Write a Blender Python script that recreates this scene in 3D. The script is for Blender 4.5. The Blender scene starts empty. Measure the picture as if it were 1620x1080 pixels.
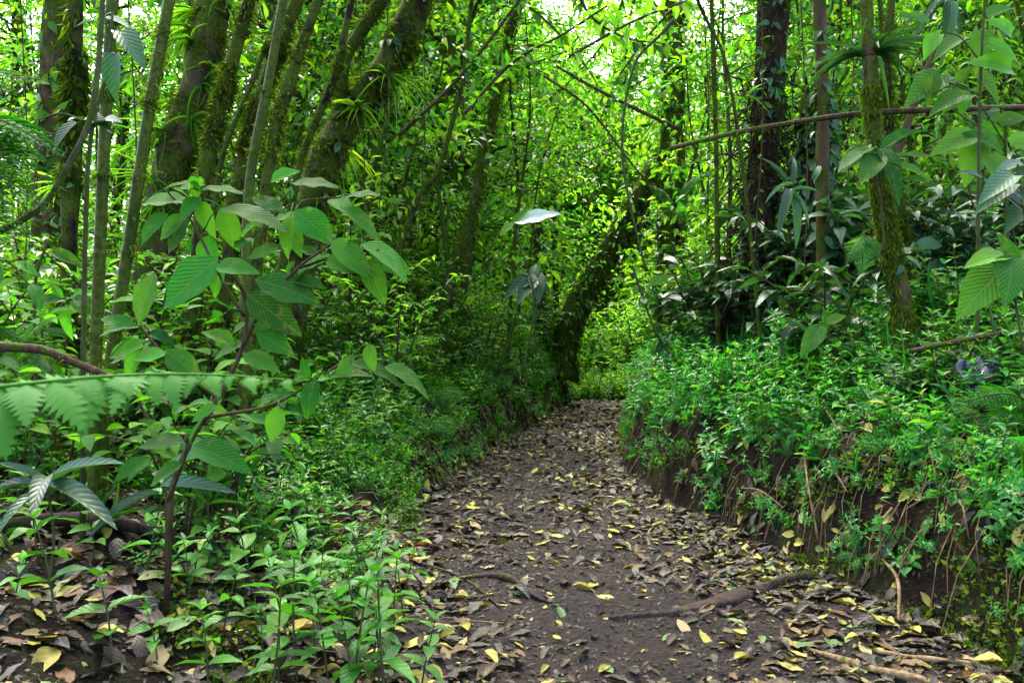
import bpy, math, random
import numpy as np
from mathutils import Vector, Matrix, Euler

R = np.random.default_rng(11)
random.seed(11)
S = bpy.context.scene
COL = S.collection
PI = math.pi
U = R.uniform
CAMZ, F = 1.2, 1350.0          # eye height, focal length in pixels of a 1620 px wide frame


def at(px, py, y):
    return np.array([(px - 810) / F * y, y, CAMZ - (py - 540) / F * y])


def pix(p):
    return 810 + F * p[0] / p[1], 540 - F * (p[2] - CAMZ) / p[1]


# ------------------------------------------------------------------ terrain
YS = [-12, 0, 2, 3, 3.5, 5, 6.2, 7.6, 10, 12, 14, 18, 26, 60, 400]
LE = [-.6, -.6, -.52, -.47, -.5, -.60, -.70, -.42, .1, .58, .98, 1.05, .2, -6, -60]
RI = [1.9, 1.9, 1.85, 1.78, 1.75, 1.38, 1.08, 1.0, 1.24, 1.68, 2.08, 2.45, 1.8, -4, -56]
PZ = [-.2, 0, 0, 0, 0, .0, .02, .04, .09, .15, .20, .05, -.9, -2.5, -6]
HL = [.03, .03, .03, .04, .05, .12, .32, .5, .62, .66, .66, .8, .8, .3, .3]
HR = [.3, .3, .34, .42, .50, .50, .50, .5, .52, .5, .45, .5, .5, .3, .3]


def itp(tab, y):
    return np.interp(y, YS, tab)


def vnoise(x, y, s=1.0, seed=0):
    x = np.asarray(x, float) * s + 13.7 * seed
    y = np.asarray(y, float) * s + 7.31 * seed
    xi, yi = np.floor(x), np.floor(y)
    fx, fy = x - xi, y - yi
    fx = fx * fx * (3 - 2 * fx); fy = fy * fy * (3 - 2 * fy)

    def h(a, b):
        v = np.sin(a * 127.1 + b * 311.7 + seed * 17.3) * 43758.5453
        return v - np.floor(v)
    a = h(xi, yi) * (1 - fx) + h(xi + 1, yi) * fx
    b = h(xi, yi + 1) * (1 - fx) + h(xi + 1, yi + 1) * fx
    return (a * (1 - fy) + b * fy) * 2 - 1


def sst(t):
    t = np.clip(t, 0, 1)
    return t * t * (3 - 2 * t)


def hz(x, y):
    x = np.asarray(x, float); y = np.asarray(y, float)
    l, r, p = itp(LE, y), itp(RI, y), itp(PZ, y)
    dl = np.maximum(l - x, 0); dr = np.maximum(x - r, 0)
    u = np.clip((x - l) / np.maximum(r - l, .1), 0, 1)
    z = p + .012 * vnoise(x, y, 3.1, 1) + .016 * vnoise(x, y, 8, 2) + .011 * vnoise(x, y, 17, 3) + .05 * (2 * u - 1) ** 4 * .6
    edge = .5 + .5 * vnoise(x, y, 1.7, 4)
    z = z + itp(HL, y) * sst((dl / (.22 + .2 * edge)) ** .75) * (1 + .25 * vnoise(x, y, 2.3, 5)) + .16 * np.minimum(dl, 6) * sst(dl / 1.0)
    z = z + itp(HR, y) * sst((dr / (.16 + .18 * edge)) ** .75) * (1 + .22 * vnoise(x, y, 2.6, 6)) +   .46 * np.minimum(dr, 2.0) + .1 * np.minimum(np.maximum(dr - 2.0, 0), 8)
    out = sst((dl + dr) / .12)
    z = z + out * (.06 * vnoise(x, y, 4.3, 7) + .03 * vnoise(x, y, 11, 8))
    return z


# ------------------------------------------------------------------ mesh collector
class MB:
    def __init__(s):
        s.V, s.Q, s.T, s.UV, s.RN = [], [], [], [], []
        s.QM, s.TM = [], []
        s.n = 0

    def add(s, v, q=None, t=None, uv=None, rn=None, m=0):
        v = np.asarray(v, float).reshape(-1, 3); k = len(v)
        s.V.append(v)
        s.UV.append(np.zeros((k, 2)) if uv is None else np.asarray(uv, float).reshape(-1, 2))
        s.RN.append(np.full(k, R.random()) if rn is None else np.broadcast_to(np.asarray(rn, float), (k,)))
        if q is not None and len(q):
            q = np.asarray(q, int) + s.n; s.Q.append(q); s.QM.append(np.full(len(q), m))
        if t is not None and len(t):
            t = np.asarray(t, int) + s.n; s.T.append(t); s.TM.append(np.full(len(t), m))
        s.n += k

    def leaves(s, tm, P, D, N, L, W, rn=None, m=0):
        tv, tq, tt, tuv = tm
        P = np.asarray(P, float).reshape(-1, 3); k = len(P)
        if k == 0:
            return
        D = np.asarray(D, float).reshape(-1, 3); N = np.broadcast_to(np.asarray(N, float), (k, 3))
        D = D / (np.linalg.norm(D, axis=1, keepdims=True) + 1e-9)
        X = np.cross(D, N); X = X / (np.linalg.norm(X, axis=1, keepdims=True) + 1e-9)
        Z = np.cross(X, D)
        L = np.broadcast_to(np.asarray(L, float), (k,))[:, None, None]
        W = np.broadcast_to(np.asarray(W, float), (k,))[:, None, None]
        a = tv[None, :, :]
        v = P[:, None] + L * a[:, :, 1:2] * D[:, None] + W * a[:, :, 0:1] * X[:, None] + L * a[:, :, 2:3] * Z[:, None]
        n = len(tv)
        off = (np.arange(k) * n)[:, None, None]
        q = (tq[None] + off).reshape(-1, 4) if len(tq) else None
        t = (tt[None] + off).reshape(-1, 3) if len(tt) else None
        rn = R.random(k) if rn is None else np.broadcast_to(rn, (k,))
        s.add(v.reshape(-1, 3), q, t, np.tile(tuv, (k, 1)), np.repeat(rn, n), m)

    def tube(s, pts, rad, sides=8, cap=True, rough=0.0, rn=None, m=0, flat=1.0):
        pts = np.asarray(pts, float); n = len(pts)
        rad = np.broadcast_to(np.asarray(rad, float), (n,))
        tan = np.gradient(pts, axis=0); tan /= np.linalg.norm(tan, axis=1, keepdims=True) + 1e-9
        ref = np.array([0, 1., 0]) if abs(tan[0][1]) < .9 else np.array([1., 0, 0])
        X = np.cross(tan, ref); X /= np.linalg.norm(X, axis=1, keepdims=True) + 1e-9
        Y = np.cross(tan, X)
        th = np.arange(sides) / sides * 2 * PI
        k = np.ones((n, sides))
        if rough:
            a = R.random(4) * 6
            i = np.arange(n)[:, None]
            k = 1 + rough * (.5 * np.sin(2 * th[None] + a[0] + i * .35) + .4 * np.sin(3 * th[None] + a[1] - i * .53) + .5 * (R.random((n, sides)) - .5) + .35 * np.sin(i * .8 + a[2]))
        r = rad[:, None] * k
        v = pts[:, None] + (r * np.cos(th))[..., None] * X[:, None] + (r * np.sin(th) * flat)[..., None] * Y[:, None]
        i = np.arange(n - 1)[:, None] * sides; j = np.arange(sides)[None]; j2 = (j + 1) % sides
        q = np.stack([i + j, i + j2, i + sides + j2, i + sides + j], -1).reshape(-1, 4)
        ln = np.concatenate([[0], np.cumsum(np.linalg.norm(np.diff(pts, axis=0), axis=1))])
        uv = np.stack(np.broadcast_arrays(th[None] / (2 * PI), ln[:, None]), -1)
        v = v.reshape(-1, 3); uv = uv.reshape(-1, 2); t = None
        if cap:
            v = np.vstack([v, pts[0], pts[-1]]); uv = np.vstack([uv, [0, 0], [0, ln[-1]]])
            a, b = n * sides, n * sides + 1; jj = np.arange(sides)
            t = np.vstack([np.stack([np.full(sides, a), (jj + 1) % sides, jj], 1),
                           np.stack([np.full(sides, b), (n - 1) * sides + jj, (n - 1) * sides + (jj + 1) % sides], 1)])
        s.add(v, q, t, uv, R.random() if rn is None else rn, m)

    def copies(s, o, M, T, m_over=None):
        """many transformed copies of collector o, M (k,3,3), T (k,3)"""
        v = np.vstack(o.V); uv = np.vstack(o.UV); rn = np.concatenate(o.RN); k = len(T); n = len(v)
        w = np.einsum('kij,nj->kni', M, v) + T[:, None]
        off = (np.arange(k) * n)[:, None, None]
        Q = np.vstack(o.Q) if o.Q else np.zeros((0, 4), int); TT = np.vstack(o.T) if o.T else np.zeros((0, 3), int)
        qm = np.concatenate(o.QM) if o.Q else np.zeros(0); tm_ = np.concatenate(o.TM) if o.T else np.zeros(0)
        base = s.n
        s.V.append(w.reshape(-1, 3)); s.UV.append(np.tile(uv, (k, 1)))
        s.RN.append((rn[None] + R.random((k, 1)) * .35).ravel() % 1.0)
        if len(Q): s.Q.append((Q[None] + off).reshape(-1, 4) + base); s.QM.append(np.tile(qm, k))
        if len(TT): s.T.append((TT[None] + off).reshape(-1, 3) + base); s.TM.append(np.tile(tm_, k))
        s.n += n * k

    def merged(s, *others):
        """this collector plus others, each other one with the next material slot"""
        r = MB()
        for m, o in enumerate((s,) + others):
            if o.n == 0: continue
            r2 = MB(); r2.copies(o, np.eye(3)[None], np.zeros((1, 3)))
            r2.RN = [np.concatenate(o.RN)]
            b = r.n
            r.V += r2.V; r.UV += r2.UV; r.RN += r2.RN
            for q in r2.Q: r.Q.append(q + b); r.QM.append(np.full(len(q), m))
            for t in r2.T: r.T.append(t + b); r.TM.append(np.full(len(t), m))
            r.n += o.n
        return r

    def mesh(s, name, *mats, smooth=True):
        me = bpy.data.meshes.new(name)
        v = np.vstack(s.V).astype(np.float32)
        Q = np.vstack(s.Q) if s.Q else np.zeros((0, 4), int)
        T = np.vstack(s.T) if s.T else np.zeros((0, 3), int)
        loops = np.concatenate([Q.ravel(), T.ravel()]).astype(np.int32)
        starts = np.concatenate([np.arange(len(Q)) * 4, len(Q) * 4 + np.arange(len(T)) * 3]).astype(np.int32)
        me.vertices.add(len(v)); me.vertices.foreach_set('co', v.ravel())
        me.loops.add(len(loops)); me.loops.foreach_set('vertex_index', loops)
        me.polygons.add(len(starts)); me.polygons.foreach_set('loop_start', starts)
        for mt in mats: me.materials.append(mt)
        if len(mats) > 1:
            mi = np.concatenate((s.QM or [np.zeros(0)]) + (s.TM or [np.zeros(0)])).astype(np.int32)
            me.polygons.foreach_set('material_index', mi)
        me.polygons.foreach_set('use_smooth', np.full(len(starts), smooth))
        uv = np.vstack(s.UV).astype(np.float32)
        me.uv_layers.new(name='UVMap').data.foreach_set('uv', uv[loops].ravel())
        a = me.attributes.new('rnd', 'FLOAT', 'POINT')
        a.data.foreach_set('value', np.concatenate(s.RN).astype(np.float32))
        me.update(calc_edges=True)
        return me


def leaf_t(n=2, peak=.42, fold=.25, droop=.15, sharp=1.0, base=.0, wave=0.0, cols=1):
    """leaf template: length 1 along y, width 1 across x, folded along the midrib, drooping at the tip"""
    t = np.linspace(0, 1, n + 1)
    if n == 2: t = np.array([0, peak, 1.])
    p = math.log(.5) / math.log(peak)
    hw = .5 * np.sin(PI * t ** p) ** sharp
    hw = np.maximum(hw, base * .5 * (1 - t)); hw[-1] = 0
    if base == 0: hw[0] = 0
    xs = np.linspace(-1, 1, 2 * cols + 1)
    v, uv, rows = [], [], []
    for i, ti in enumerate(t):
        z = -droop * ti * ti
        if hw[i] < 1e-6:
            rows.append([len(v)]); v.append([0, ti, z]); uv.append([.5, ti])
        else:
            row = []
            for x in xs:
                row.append(len(v))
                v.append([hw[i] * x, ti, z + fold * hw[i] * abs(x) ** 1.3 * .6 + wave * abs(x) * math.sin(ti * 17 + x * 2)])
                uv.append([.5 + hw[i] * x, ti])
            rows.append(row)
    q, tr = [], []
    for a, b in zip(rows[:-1], rows[1:]):
        if len(a) == 1 and len(b) > 1:
            tr += [[a[0], b[j + 1], b[j]] for j in range(len(b) - 1)]
        elif len(b) == 1 and len(a) > 1:
            tr += [[a[j], a[j + 1], b[0]] for j in range(len(a) - 1)]
        else:
            q += [[a[j], a[j + 1], b[j + 1], b[j]] for j in range(len(a) - 1)]
    return np.array(v, float), np.array(q, int).reshape(-1, 4), np.array(tr, int).reshape(-1, 3), np.array(uv, float)


LO = leaf_t(2, .45, .3, .12)
MID = leaf_t(4, .42, .35, .25)
MIDW = leaf_t(5, .38, .3, .35, wave=.015)
HI = leaf_t(14, .42, .28, .3, sharp=.9, wave=.012, cols=3)
HIS = [leaf_t(14, R.uniform(.36, .47), R.uniform(.1, .45), R.uniform(.12, .5), sharp=R.uniform(.8, 1.05), wave=R.uniform(.008, .03), cols=3) for _ in range(7)]
HEART = leaf_t(8, .3, .35, .3, base=.75, cols=2)
STRAP = leaf_t(8, .45, .35, .45, sharp=.55)
STRAP2 = leaf_t(8, .3, .3, .9, sharp=.6)
BLADE = leaf_t(5, .3, .3, .5, sharp=.7)
def pinna_t(n=9):
    v, uv, q, tr = [], [], [], []
    for i in range(2 * n + 1):
        t = i / (2 * n); w = .5 * (1 - t) ** .9 * (1.0 if i % 2 == 0 else .5) + .004
        tt = min(1, t + (.06 if i % 2 == 0 else 0)); z = -.3 * t * t
        for x in (-1, 0, 1):
            v.append([x * w, tt if x else t, z - abs(x) * w * .25]); uv.append([.5 + x * w, t])
    for i in range(2 * n):
        for j in (0, 1): q.append([i * 3 + j, i * 3 + j + 1, i * 3 + j + 4, i * 3 + j + 3])
    return np.array(v), np.array(q), np.zeros((0, 3), int), np.array(uv)


PINNA = pinna_t()
LOBE = leaf_t(4, .25, .2, .1, base=.9)


def nrm(v):
    v = np.asarray(v, float)
    return v / (np.linalg.norm(v, axis=-1, keepdims=True) + 1e-9)


def rv(k, s=1.0):
    return R.normal(size=(k, 3)) * s


def curve(pts, n=12):
    """Catmull-Rom through pts"""
    p = np.asarray(pts, float)
    if len(p) == 2:
        return p[0] + np.linspace(0, 1, n)[:, None] * (p[1] - p[0])
    e = np.vstack([2 * p[0] - p[1], p, 2 * p[-1] - p[-2]])
    out = []
    per = max(2, n // (len(p) - 1))
    for i in range(len(p) - 1):
        a, b, c, d = e[i:i + 4]
        t = np.linspace(0, 1, per, endpoint=False)[:, None]
        out.append(.5 * (2 * b + (c - a) * t + (2 * a - 5 * b + 4 * c - d) * t ** 2 + (3 * b - a - 3 * c + d) * t ** 3))
    out.append(p[-1:])
    return np.vstack(out)


# ------------------------------------------------------------------ materials
def newmat(name):
    m = bpy.data.materials.new(name); m.use_nodes = True
    nt = m.node_tree
    return m, nt, nt.nodes, nt.links, nt.nodes['Principled BSDF'], nt.nodes['Material Output']


def ramp(N, stops, interp='LINEAR'):
    r = N.new('ShaderNodeValToRGB'); r.color_ramp.interpolation = interp
    e = r.color_ramp.elements
    while len(e) < len(stops): e.new(.5)
    for el, (p, c) in zip(e, stops):
        el.position = p; el.color = (*c, 1)
    return r


def math_(N, K, op, a, b=None, c=None):
    n = N.new('ShaderNodeMath'); n.operation = op
    for i, x in enumerate((a, b, c)):
        if x is None: continue
        if isinstance(x, (int, float)): n.inputs[i].default_value = x
        else: K.new(x, n.inputs[i])
    return n.outputs[0]


def leafmat(name, stops, trans=(1.4, 1.7, .45), tf=.4, rough=.42, veins=0, vfreq=9, spot=0, spec=.28, bstr=.5):
    m, nt, N, K, P, O = newmat(name)
    at_ = N.new('ShaderNodeAttribute'); at_.attribute_name = 'rnd'
    oi = N.new('ShaderNodeObjectInfo')
    f = math_(N, K, 'FRACT', math_(N, K, 'ADD', at_.outputs['Fac'], math_(N, K, 'MULTIPLY', oi.outputs['Random'], .3)))
    r = ramp(N, stops); K.new(f, r.inputs['Fac'])
    hs = N.new('ShaderNodeHueSaturation')
    K.new(r.outputs['Color'], hs.inputs['Color'])
    v = math_(N, K, 'ADD', .68, math_(N, K, 'MULTIPLY', oi.outputs['Random'], .6)); K.new(v, hs.inputs['Value'])
    r2_ = math_(N, K, 'FRACT', math_(N, K, 'MULTIPLY', oi.outputs['Random'], 7.31)); K.new(math_(N, K, 'ADD', .492, math_(N, K, 'MULTIPLY', r2_, .03)), hs.inputs['Hue'])
    col = hs.outputs['Color']
    if spot:
        tc = N.new('ShaderNodeTexCoord'); no = N.new('ShaderNodeTexNoise'); no.inputs['Scale'].default_value = spot
        no.inputs['Detail'].default_value = 3
        K.new(tc.outputs['Object'], no.inputs['Vector'])
        rr = ramp(N, [(.56, (0, 0, 0)), (.7, (1, 1, 1))]); K.new(no.outputs['Fac'], rr.inputs['Fac'])
        mx = N.new('ShaderNodeMixRGB'); mx.inputs['Color2'].default_value = (.16, .15, .04, 1)
        K.new(math_(N, K, 'MULTIPLY', rr.outputs['Color'], .4), mx.inputs['Fac']); K.new(col, mx.inputs['Color1']); col = mx.outputs['Color']
    if veins:
        uv = N.new('ShaderNodeUVMap'); sx = N.new('ShaderNodeSeparateXYZ'); K.new(uv.outputs['UV'], sx.inputs[0])
        a = math_(N, K, 'ABSOLUTE', math_(N, K, 'SUBTRACT', sx.outputs['X'], .5))
        ph = math_(N, K, 'MULTIPLY', math_(N, K, 'SUBTRACT', sx.outputs['Y'], math_(N, K, 'MULTIPLY', a, .75)), 2 * PI * vfreq)
        w = math_(N, K, 'SINE', ph)
        ridge = math_(N, K, 'POWER', math_(N, K, 'ABSOLUTE', math_(N, K, 'SINE', math_(N, K, 'MULTIPLY', ph, .5))), .7)
        mid = math_(N, K, 'SMOOTH_MIN', math_(N, K, 'MULTIPLY', a, 30), 1.0, .2)
        hgt = math_(N, K, 'MULTIPLY', ridge, mid)
        bp = N.new('ShaderNodeBump'); bp.inputs['Strength'].default_value = bstr; bp.inputs['Distance'].default_value = .006
        K.new(hgt, bp.inputs['Height']); K.new(bp.outputs['Normal'], P.inputs['Normal'])
        mx = N.new('ShaderNodeMixRGB'); mx.inputs['Color2'].default_value = (.17, .24, .06, 1)
        vv = math_(N, K, 'MULTIPLY', math_(N, K, 'SUBTRACT', 1.0, math_(N, K, 'MINIMUM', math_(N, K, 'MULTIPLY', hgt, 1.6), 1.0)), .45 * veins)
        K.new(vv, mx.inputs['Fac']); K.new(col, mx.inputs['Color1']); col = mx.outputs['Color']
    K.new(col, P.inputs['Base Color'])
    P.inputs['Roughness'].default_value = rough
    P.inputs['Specular IOR Level'].default_value = spec
    tr = N.new('ShaderNodeBsdfTranslucent')
    mc = N.new('ShaderNodeMixRGB'); mc.blend_type = 'MULTIPLY'; mc.inputs['Fac'].default_value = 1; mc.inputs['Color2'].default_value = (*trans, 1)
    K.new(col, mc.inputs['Color1']); K.new(mc.outputs['Color'], tr.inputs['Color'])
    mx = N.new('ShaderNodeMixShader'); mx.inputs['Fac'].default_value = tf
    K.new(P.outputs[0], mx.inputs[1]); K.new(tr.outputs[0], mx.inputs[2]); K.new(mx.outputs[0], O.inputs['Surface'])
    return m


def barkmat(name, c1, c2, moss=.4, mc1=(.02, .034, .004), mc2=(.065, .09, .009), scale=14, rough=.85, bump=.6, stretch=.25):
    m, nt, N, K, P, O = newmat(name)
    tc = N.new('ShaderNodeTexCoord'); mp = N.new('ShaderNodeMapping'); mp.inputs['Scale'].default_value = (1, 1, stretch)
    K.new(tc.outputs['Object'], mp.inputs['Vector'])
    n1 = N.new('ShaderNodeTexNoise'); n1.inputs['Scale'].default_value = scale * 2; n1.inputs['Detail'].default_value = 6
    K.new(mp.outputs[0], n1.inputs['Vector'])
    r1 = ramp(N, [(.3, c1), (.7, c2)]); K.new(n1.outputs['Fac'], r1.inputs['Fac'])
    n2 = N.new('ShaderNodeTexNoise'); n2.inputs['Scale'].default_value = scale * .45; n2.inputs['Detail'].default_value = 5
    K.new(tc.outputs['Object'], n2.inputs['Vector'])
    lo = .62 - moss * .42
    r2 = ramp(N, [(lo, (0, 0, 0)), (lo + .1, (1, 1, 1))]); K.new(n2.outputs['Fac'], r2.inputs['Fac'])
    n3 = N.new('ShaderNodeTexNoise'); n3.inputs['Scale'].default_value = scale * 6; n3.inputs['Detail'].default_value = 4
    K.new(tc.outputs['Object'], n3.inputs['Vector'])
    r3 = ramp(N, [(.3, mc1), (.7, mc2)]); K.new(n3.outputs['Fac'], r3.inputs['Fac'])
    mx = N.new('ShaderNodeMixRGB'); K.new(r2.outputs['Color'], mx.inputs['Fac']); K.new(r1.outputs['Color'], mx.inputs['Color1']); K.new(r3.outputs['Color'], mx.inputs['Color2'])
    K.new(mx.outputs['Color'], P.inputs['Base Color']); P.inputs['Roughness'].default_value = rough; P.inputs['Specular IOR Level'].default_value = .06
    b = N.new('ShaderNodeBump'); b.inputs['Strength'].default_value = bump; b.inputs['Distance'].default_value = .02
    K.new(math_(N, K, 'ADD', n1.outputs['Fac'], math_(N, K, 'MULTIPLY', n3.outputs['Fac'], .8)), b.inputs['Height']); K.new(b.outputs['Normal'], P.inputs['Normal'])
    return m


def groundmat(name, stops, scale, rough, bump, rough2=None, spec=.16):
    m, nt, N, K, P, O = newmat(name)
    tc = N.new('ShaderNodeTexCoord')
    n1 = N.new('ShaderNodeTexNoise'); n1.inputs['Scale'].default_value = scale; n1.inputs['Detail'].default_value = 9; n1.inputs['Roughness'].default_value = .62
    n2 = N.new('ShaderNodeTexNoise'); n2.inputs['Scale'].default_value = scale * 9; n2.inputs['Detail'].default_value = 8; n2.inputs['Roughness'].default_value = .7
    vo = N.new('ShaderNodeTexVoronoi'); vo.inputs['Scale'].default_value = scale * 16
    for n in (n1, n2, vo): K.new(tc.outputs['Object'], n.inputs['Vector'])
    f = math_(N, K, 'ADD', math_(N, K, 'MULTIPLY', n1.outputs['Fac'], .6), math_(N, K, 'MULTIPLY', n2.outputs['Fac'], .4))
    r = ramp(N, stops); K.new(f, r.inputs['Fac']); K.new(r.outputs['Color'], P.inputs['Base Color'])
    rr = ramp(N, [(.4, (rough,) * 3), (.62, ((rough2 or rough),) * 3)]); K.new(n1.outputs['Fac'], rr.inputs['Fac']); K.new(rr.outputs['Color'], P.inputs['Roughness'])
    h = math_(N, K, 'ADD', math_(N, K, 'ADD', n2.outputs['Fac'], n1.outputs['Fac']), math_(N, K, 'MULTIPLY', vo.outputs['Distance'], .5))
    b = N.new('ShaderNodeBump'); b.inputs['Strength'].default_value = bump; b.inputs['Distance'].default_value = .03
    K.new(h, b.inputs['Height']); K.new(b.outputs['Normal'], P.inputs['Normal'])
    P.inputs['Specular IOR Level'].default_value = spec
    return m


G1, G2, G3, GY = (.022, .085, .01), (.05, .155, .012), (.1, .22, .014), (.2, .31, .018)
M = dict(
    path=groundmat('muddy_path', [(.32, (.005, .0036, .0032)), (.5, (.015, .0095, .0072)), (.68, (.036, .023, .017))], 2.6, .65, 1.0, .45),
    soil=groundmat('forest_soil', [(.3, (.004, .003, .0015)), (.48, (.012, .008, .0045)), (.57, (.02, .02, .006)), (.7, (.035, .055, .008))], 3.4, .9, 1.0, spec=.08),
    herb=leafmat('herb_leaf', [(0, (.02, .11, .016)), (.45, (.045, .19, .03)), (.8, (.085, .26, .035)), (.95, (.14, .3, .03)), (.99, (.24, .2, .03))], tf=.38, rough=.42, spec=.25),
    seed=leafmat('seedling_leaf', [(0, (.022, .11, .011)), (.5, (.045, .18, .016)), (1, (.085, .25, .024))], tf=.35, rough=.38, spec=.25, veins=.5, vfreq=6, bstr=.3),
    pleat=leafmat('pleated_leaf', [(0, (.013, .068, .009)), (.5, (.03, .13, .012)), (1, (.085, .23, .016))], tf=.42, rough=.48, spec=.07, spot=30, veins=.7, vfreq=12, bstr=.45),
    shrub=leafmat('shrub_leaf', [(0, G1), (.5, G2), (.85, G3), (1, GY)], tf=.4, rough=.38),
    low=leafmat('low_plant_leaf', [(0, (.016, .07, .009)), (.45, (.038, .14, .013)), (.85, (.085, .22, .018)), (1, (.17, .3, .022))], tf=.38, rough=.4, spec=.22),
    dark=leafmat('dark_leaf', [(0, (.012, .045, .016)), (.6, (.025, .085, .03)), (1, (.045, .12, .04))], tf=.25, rough=.4, veins=.4, vfreq=8, bstr=.3),
    big=leafmat('large_leaf', [(0, (.03, .11, .012)), (.5, (.055, .17, .016)), (1, (.09, .22, .02))], tf=.5, rough=.45, spec=.13, veins=.9, vfreq=10, spot=22),
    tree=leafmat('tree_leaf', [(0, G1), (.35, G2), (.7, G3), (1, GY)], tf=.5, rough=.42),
    yellow=leafmat('sunlit_tree_leaf', [(0, (.035, .13, .014)), (.4, (.08, .21, .02)), (.8, (.15, .31, .026)), (1, (.27, .41, .035))], tf=.6, rough=.45),  # sunlight on the background foliage put into lighter leaf tones
    bamboo=leafmat('bamboo_leaf', [(0, (.05, .14, .012)), (.6, (.11, .23, .018)), (1, (.2, .3, .03))], tf=.5, rough=.45),
    fern=leafmat('fern_leaf', [(0, (.02, .085, .010)), (.5, (.036, .13, .014)), (1, (.07, .19, .02))], tf=.42, rough=.55, spec=.1),
    moss=leafmat('moss', [(0, (.016, .032, .003)), (.4, (.045, .075, .006)), (.8, (.1, .135, .009)), (1, (.18, .21, .014))], tf=.35, rough=.9, spec=.1),
    stem=barkmat('green_stem', (.03, .035, .015), (.07, .08, .03), moss=.3, scale=25, bump=.3),
    twig=barkmat('brown_twig', (.03, .018, .012), (.09, .055, .035), moss=.25, scale=25, bump=.4),
    culm=barkmat('bamboo_skin', (.012, .03, .004), (.034, .058, .008), moss=.6, scale=7, rough=.5, bump=.15, stretch=.1),
    bark=barkmat('dark_bark', (.008, .006, .004), (.032, .024, .014), moss=.6, scale=12),
    bark2=barkmat('tan_bark', (.035, .026, .013), (.115, .085, .045), moss=.55, scale=8),
    bark3=barkmat('brown_bark', (.04, .025, .014), (.105, .064, .036), moss=.38, scale=10, bump=.3),
    root=barkmat('muddy_root', (.014, .010, .008), (.05, .034, .026), moss=.1, scale=14, bump=.5, rough=.6),
    dead=barkmat('dead_stalk', (.09, .055, .025), (.26, .19, .1), moss=.05, scale=20, bump=.3),
    rootmass=barkmat('peaty_root_mass', (.008, .005, .003), (.045, .028, .018), moss=.12, scale=20, bump=1.0),
)


def litmat(name, stops, rough=.55, tf=.12):
    return leafmat(name, stops, trans=(1.3, 1.0, .5), tf=tf, rough=rough, veins=.4, vfreq=5, spot=30, bstr=.2)


LIT = {
    'brown': litmat('brown_litter', [(0, (.014, .0065, .0035)), (.5, (.038, .016, .008)), (1, (.1, .04, .015))]),
    'dark': litmat('dark_litter', [(0, (.006, .0035, .0035)), (.5, (.015, .0085, .008)), (1, (.034, .02, .018))], rough=.5),
    'yellow': litmat('yellow_litter', [(0, (.2, .16, .025)), (.5, (.33, .28, .04)), (1, (.42, .34, .06))]),
    'green': litmat('green_litter', [(0, (.07, .12, .03)), (.5, (.12, .18, .04)), (1, (.2, .24, .06))]),
    'tan': litmat('tan_litter', [(0, (.14, .085, .035)), (.5, (.22, .14, .06)), (1, (.3, .2, .09))]),
}

# ------------------------------------------------------------------ things, labels
LABELQ = []          # (object, head phrase, category, group) whose labels are finished at the end
LANDMARKS = [        # picture position, phrase: found by eye, used only in the labels
    (1150, 930, 'the thick muddy root'), (780, 925, 'the thin dark root'), (300, 640, 'the near horizontal frond'),
    (60, 470, 'the curved grey stem'), (165, 300, 'the tallest straight bamboo culm'), (300, 170, 'the tan mossy trunk'),
    (580, 170, 'the dark leaning trunk'), (750, 330, 'the broken slender trunk'), (848, 350, 'the pale upturned leaf'),
    (930, 450, 'the arching dark trunk'), (920, 590, 'the bright gap over the path'), (855, 410, 'the dark upright stump'),
    (1215, 250, 'the dark root mass'), (1420, 440, 'the shaggy moss trunk'), (1300, 100, 'the smooth brown trunk'),
    (1390, 240, 'the broad dark-leaved plant'), (1500, 172, 'the horizontal bamboo pole'), (1580, 120, 'the big sunlit leaves'),
    (1560, 590, 'the crumpled dark sheet'), (1590, 400, 'the pleated leaves at the edge'), (420, 400, 'the pleated-leaf shrub'),
    (80, 770, 'the dark strap-leaved plant'), (540, 950, 'the bright seedlings'), (720, 640, 'the cut left bank'),
    (1120, 760, 'the litter drift by the bank'), (1440, 880, 'the bare bank face'), (860, 730, 'the pale flat leaf'),
    (1010, 650, 'the crest of the path'), (1400, 1040, 'the split stick'), (850, 860, 'the middle of the path'),
    (620, 840, 'the left edge of the path'), (250, 900, 'the litter under the shrub'), (980, 200, 'the arching vine'),
    (1180, 560, 'the herbs on the right bank'), (1020, 100, 'the crossing branches'), (640, 520, 'the bank top shrubs'),
]
ORD = 'first second third fourth fifth sixth seventh eighth ninth tenth eleventh twelfth thirteenth fourteenth fifteenth sixteenth seventeenth eighteenth nineteenth twentieth'.split()


def tag(o, label, cat, group=None):
    o['label'] = label; o['category'] = cat
    if group: o['group'] = group
    return o


def empty(name, loc=(0, 0, 0), rz=0, sc=1.0, tilt=(0, 0)):
    o = bpy.data.objects.new(name, None); COL.objects.link(o)
    o.empty_display_size = .1
    o.location = loc; o.rotation_euler = (tilt[0], tilt[1], rz); o.scale = (sc, sc, sc)
    return o


def part(name, me, parent=None):
    o = bpy.data.objects.new(name, me); COL.objects.link(o)
    if parent is not None: o.parent = parent
    if name in ('moss', 'limb_moss', 'root_mass', 'hanging_root', 'climbing_foliage', 'epiphyte', 'fern_tuft'): o['kind'] = 'stuff'
    return o


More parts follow.
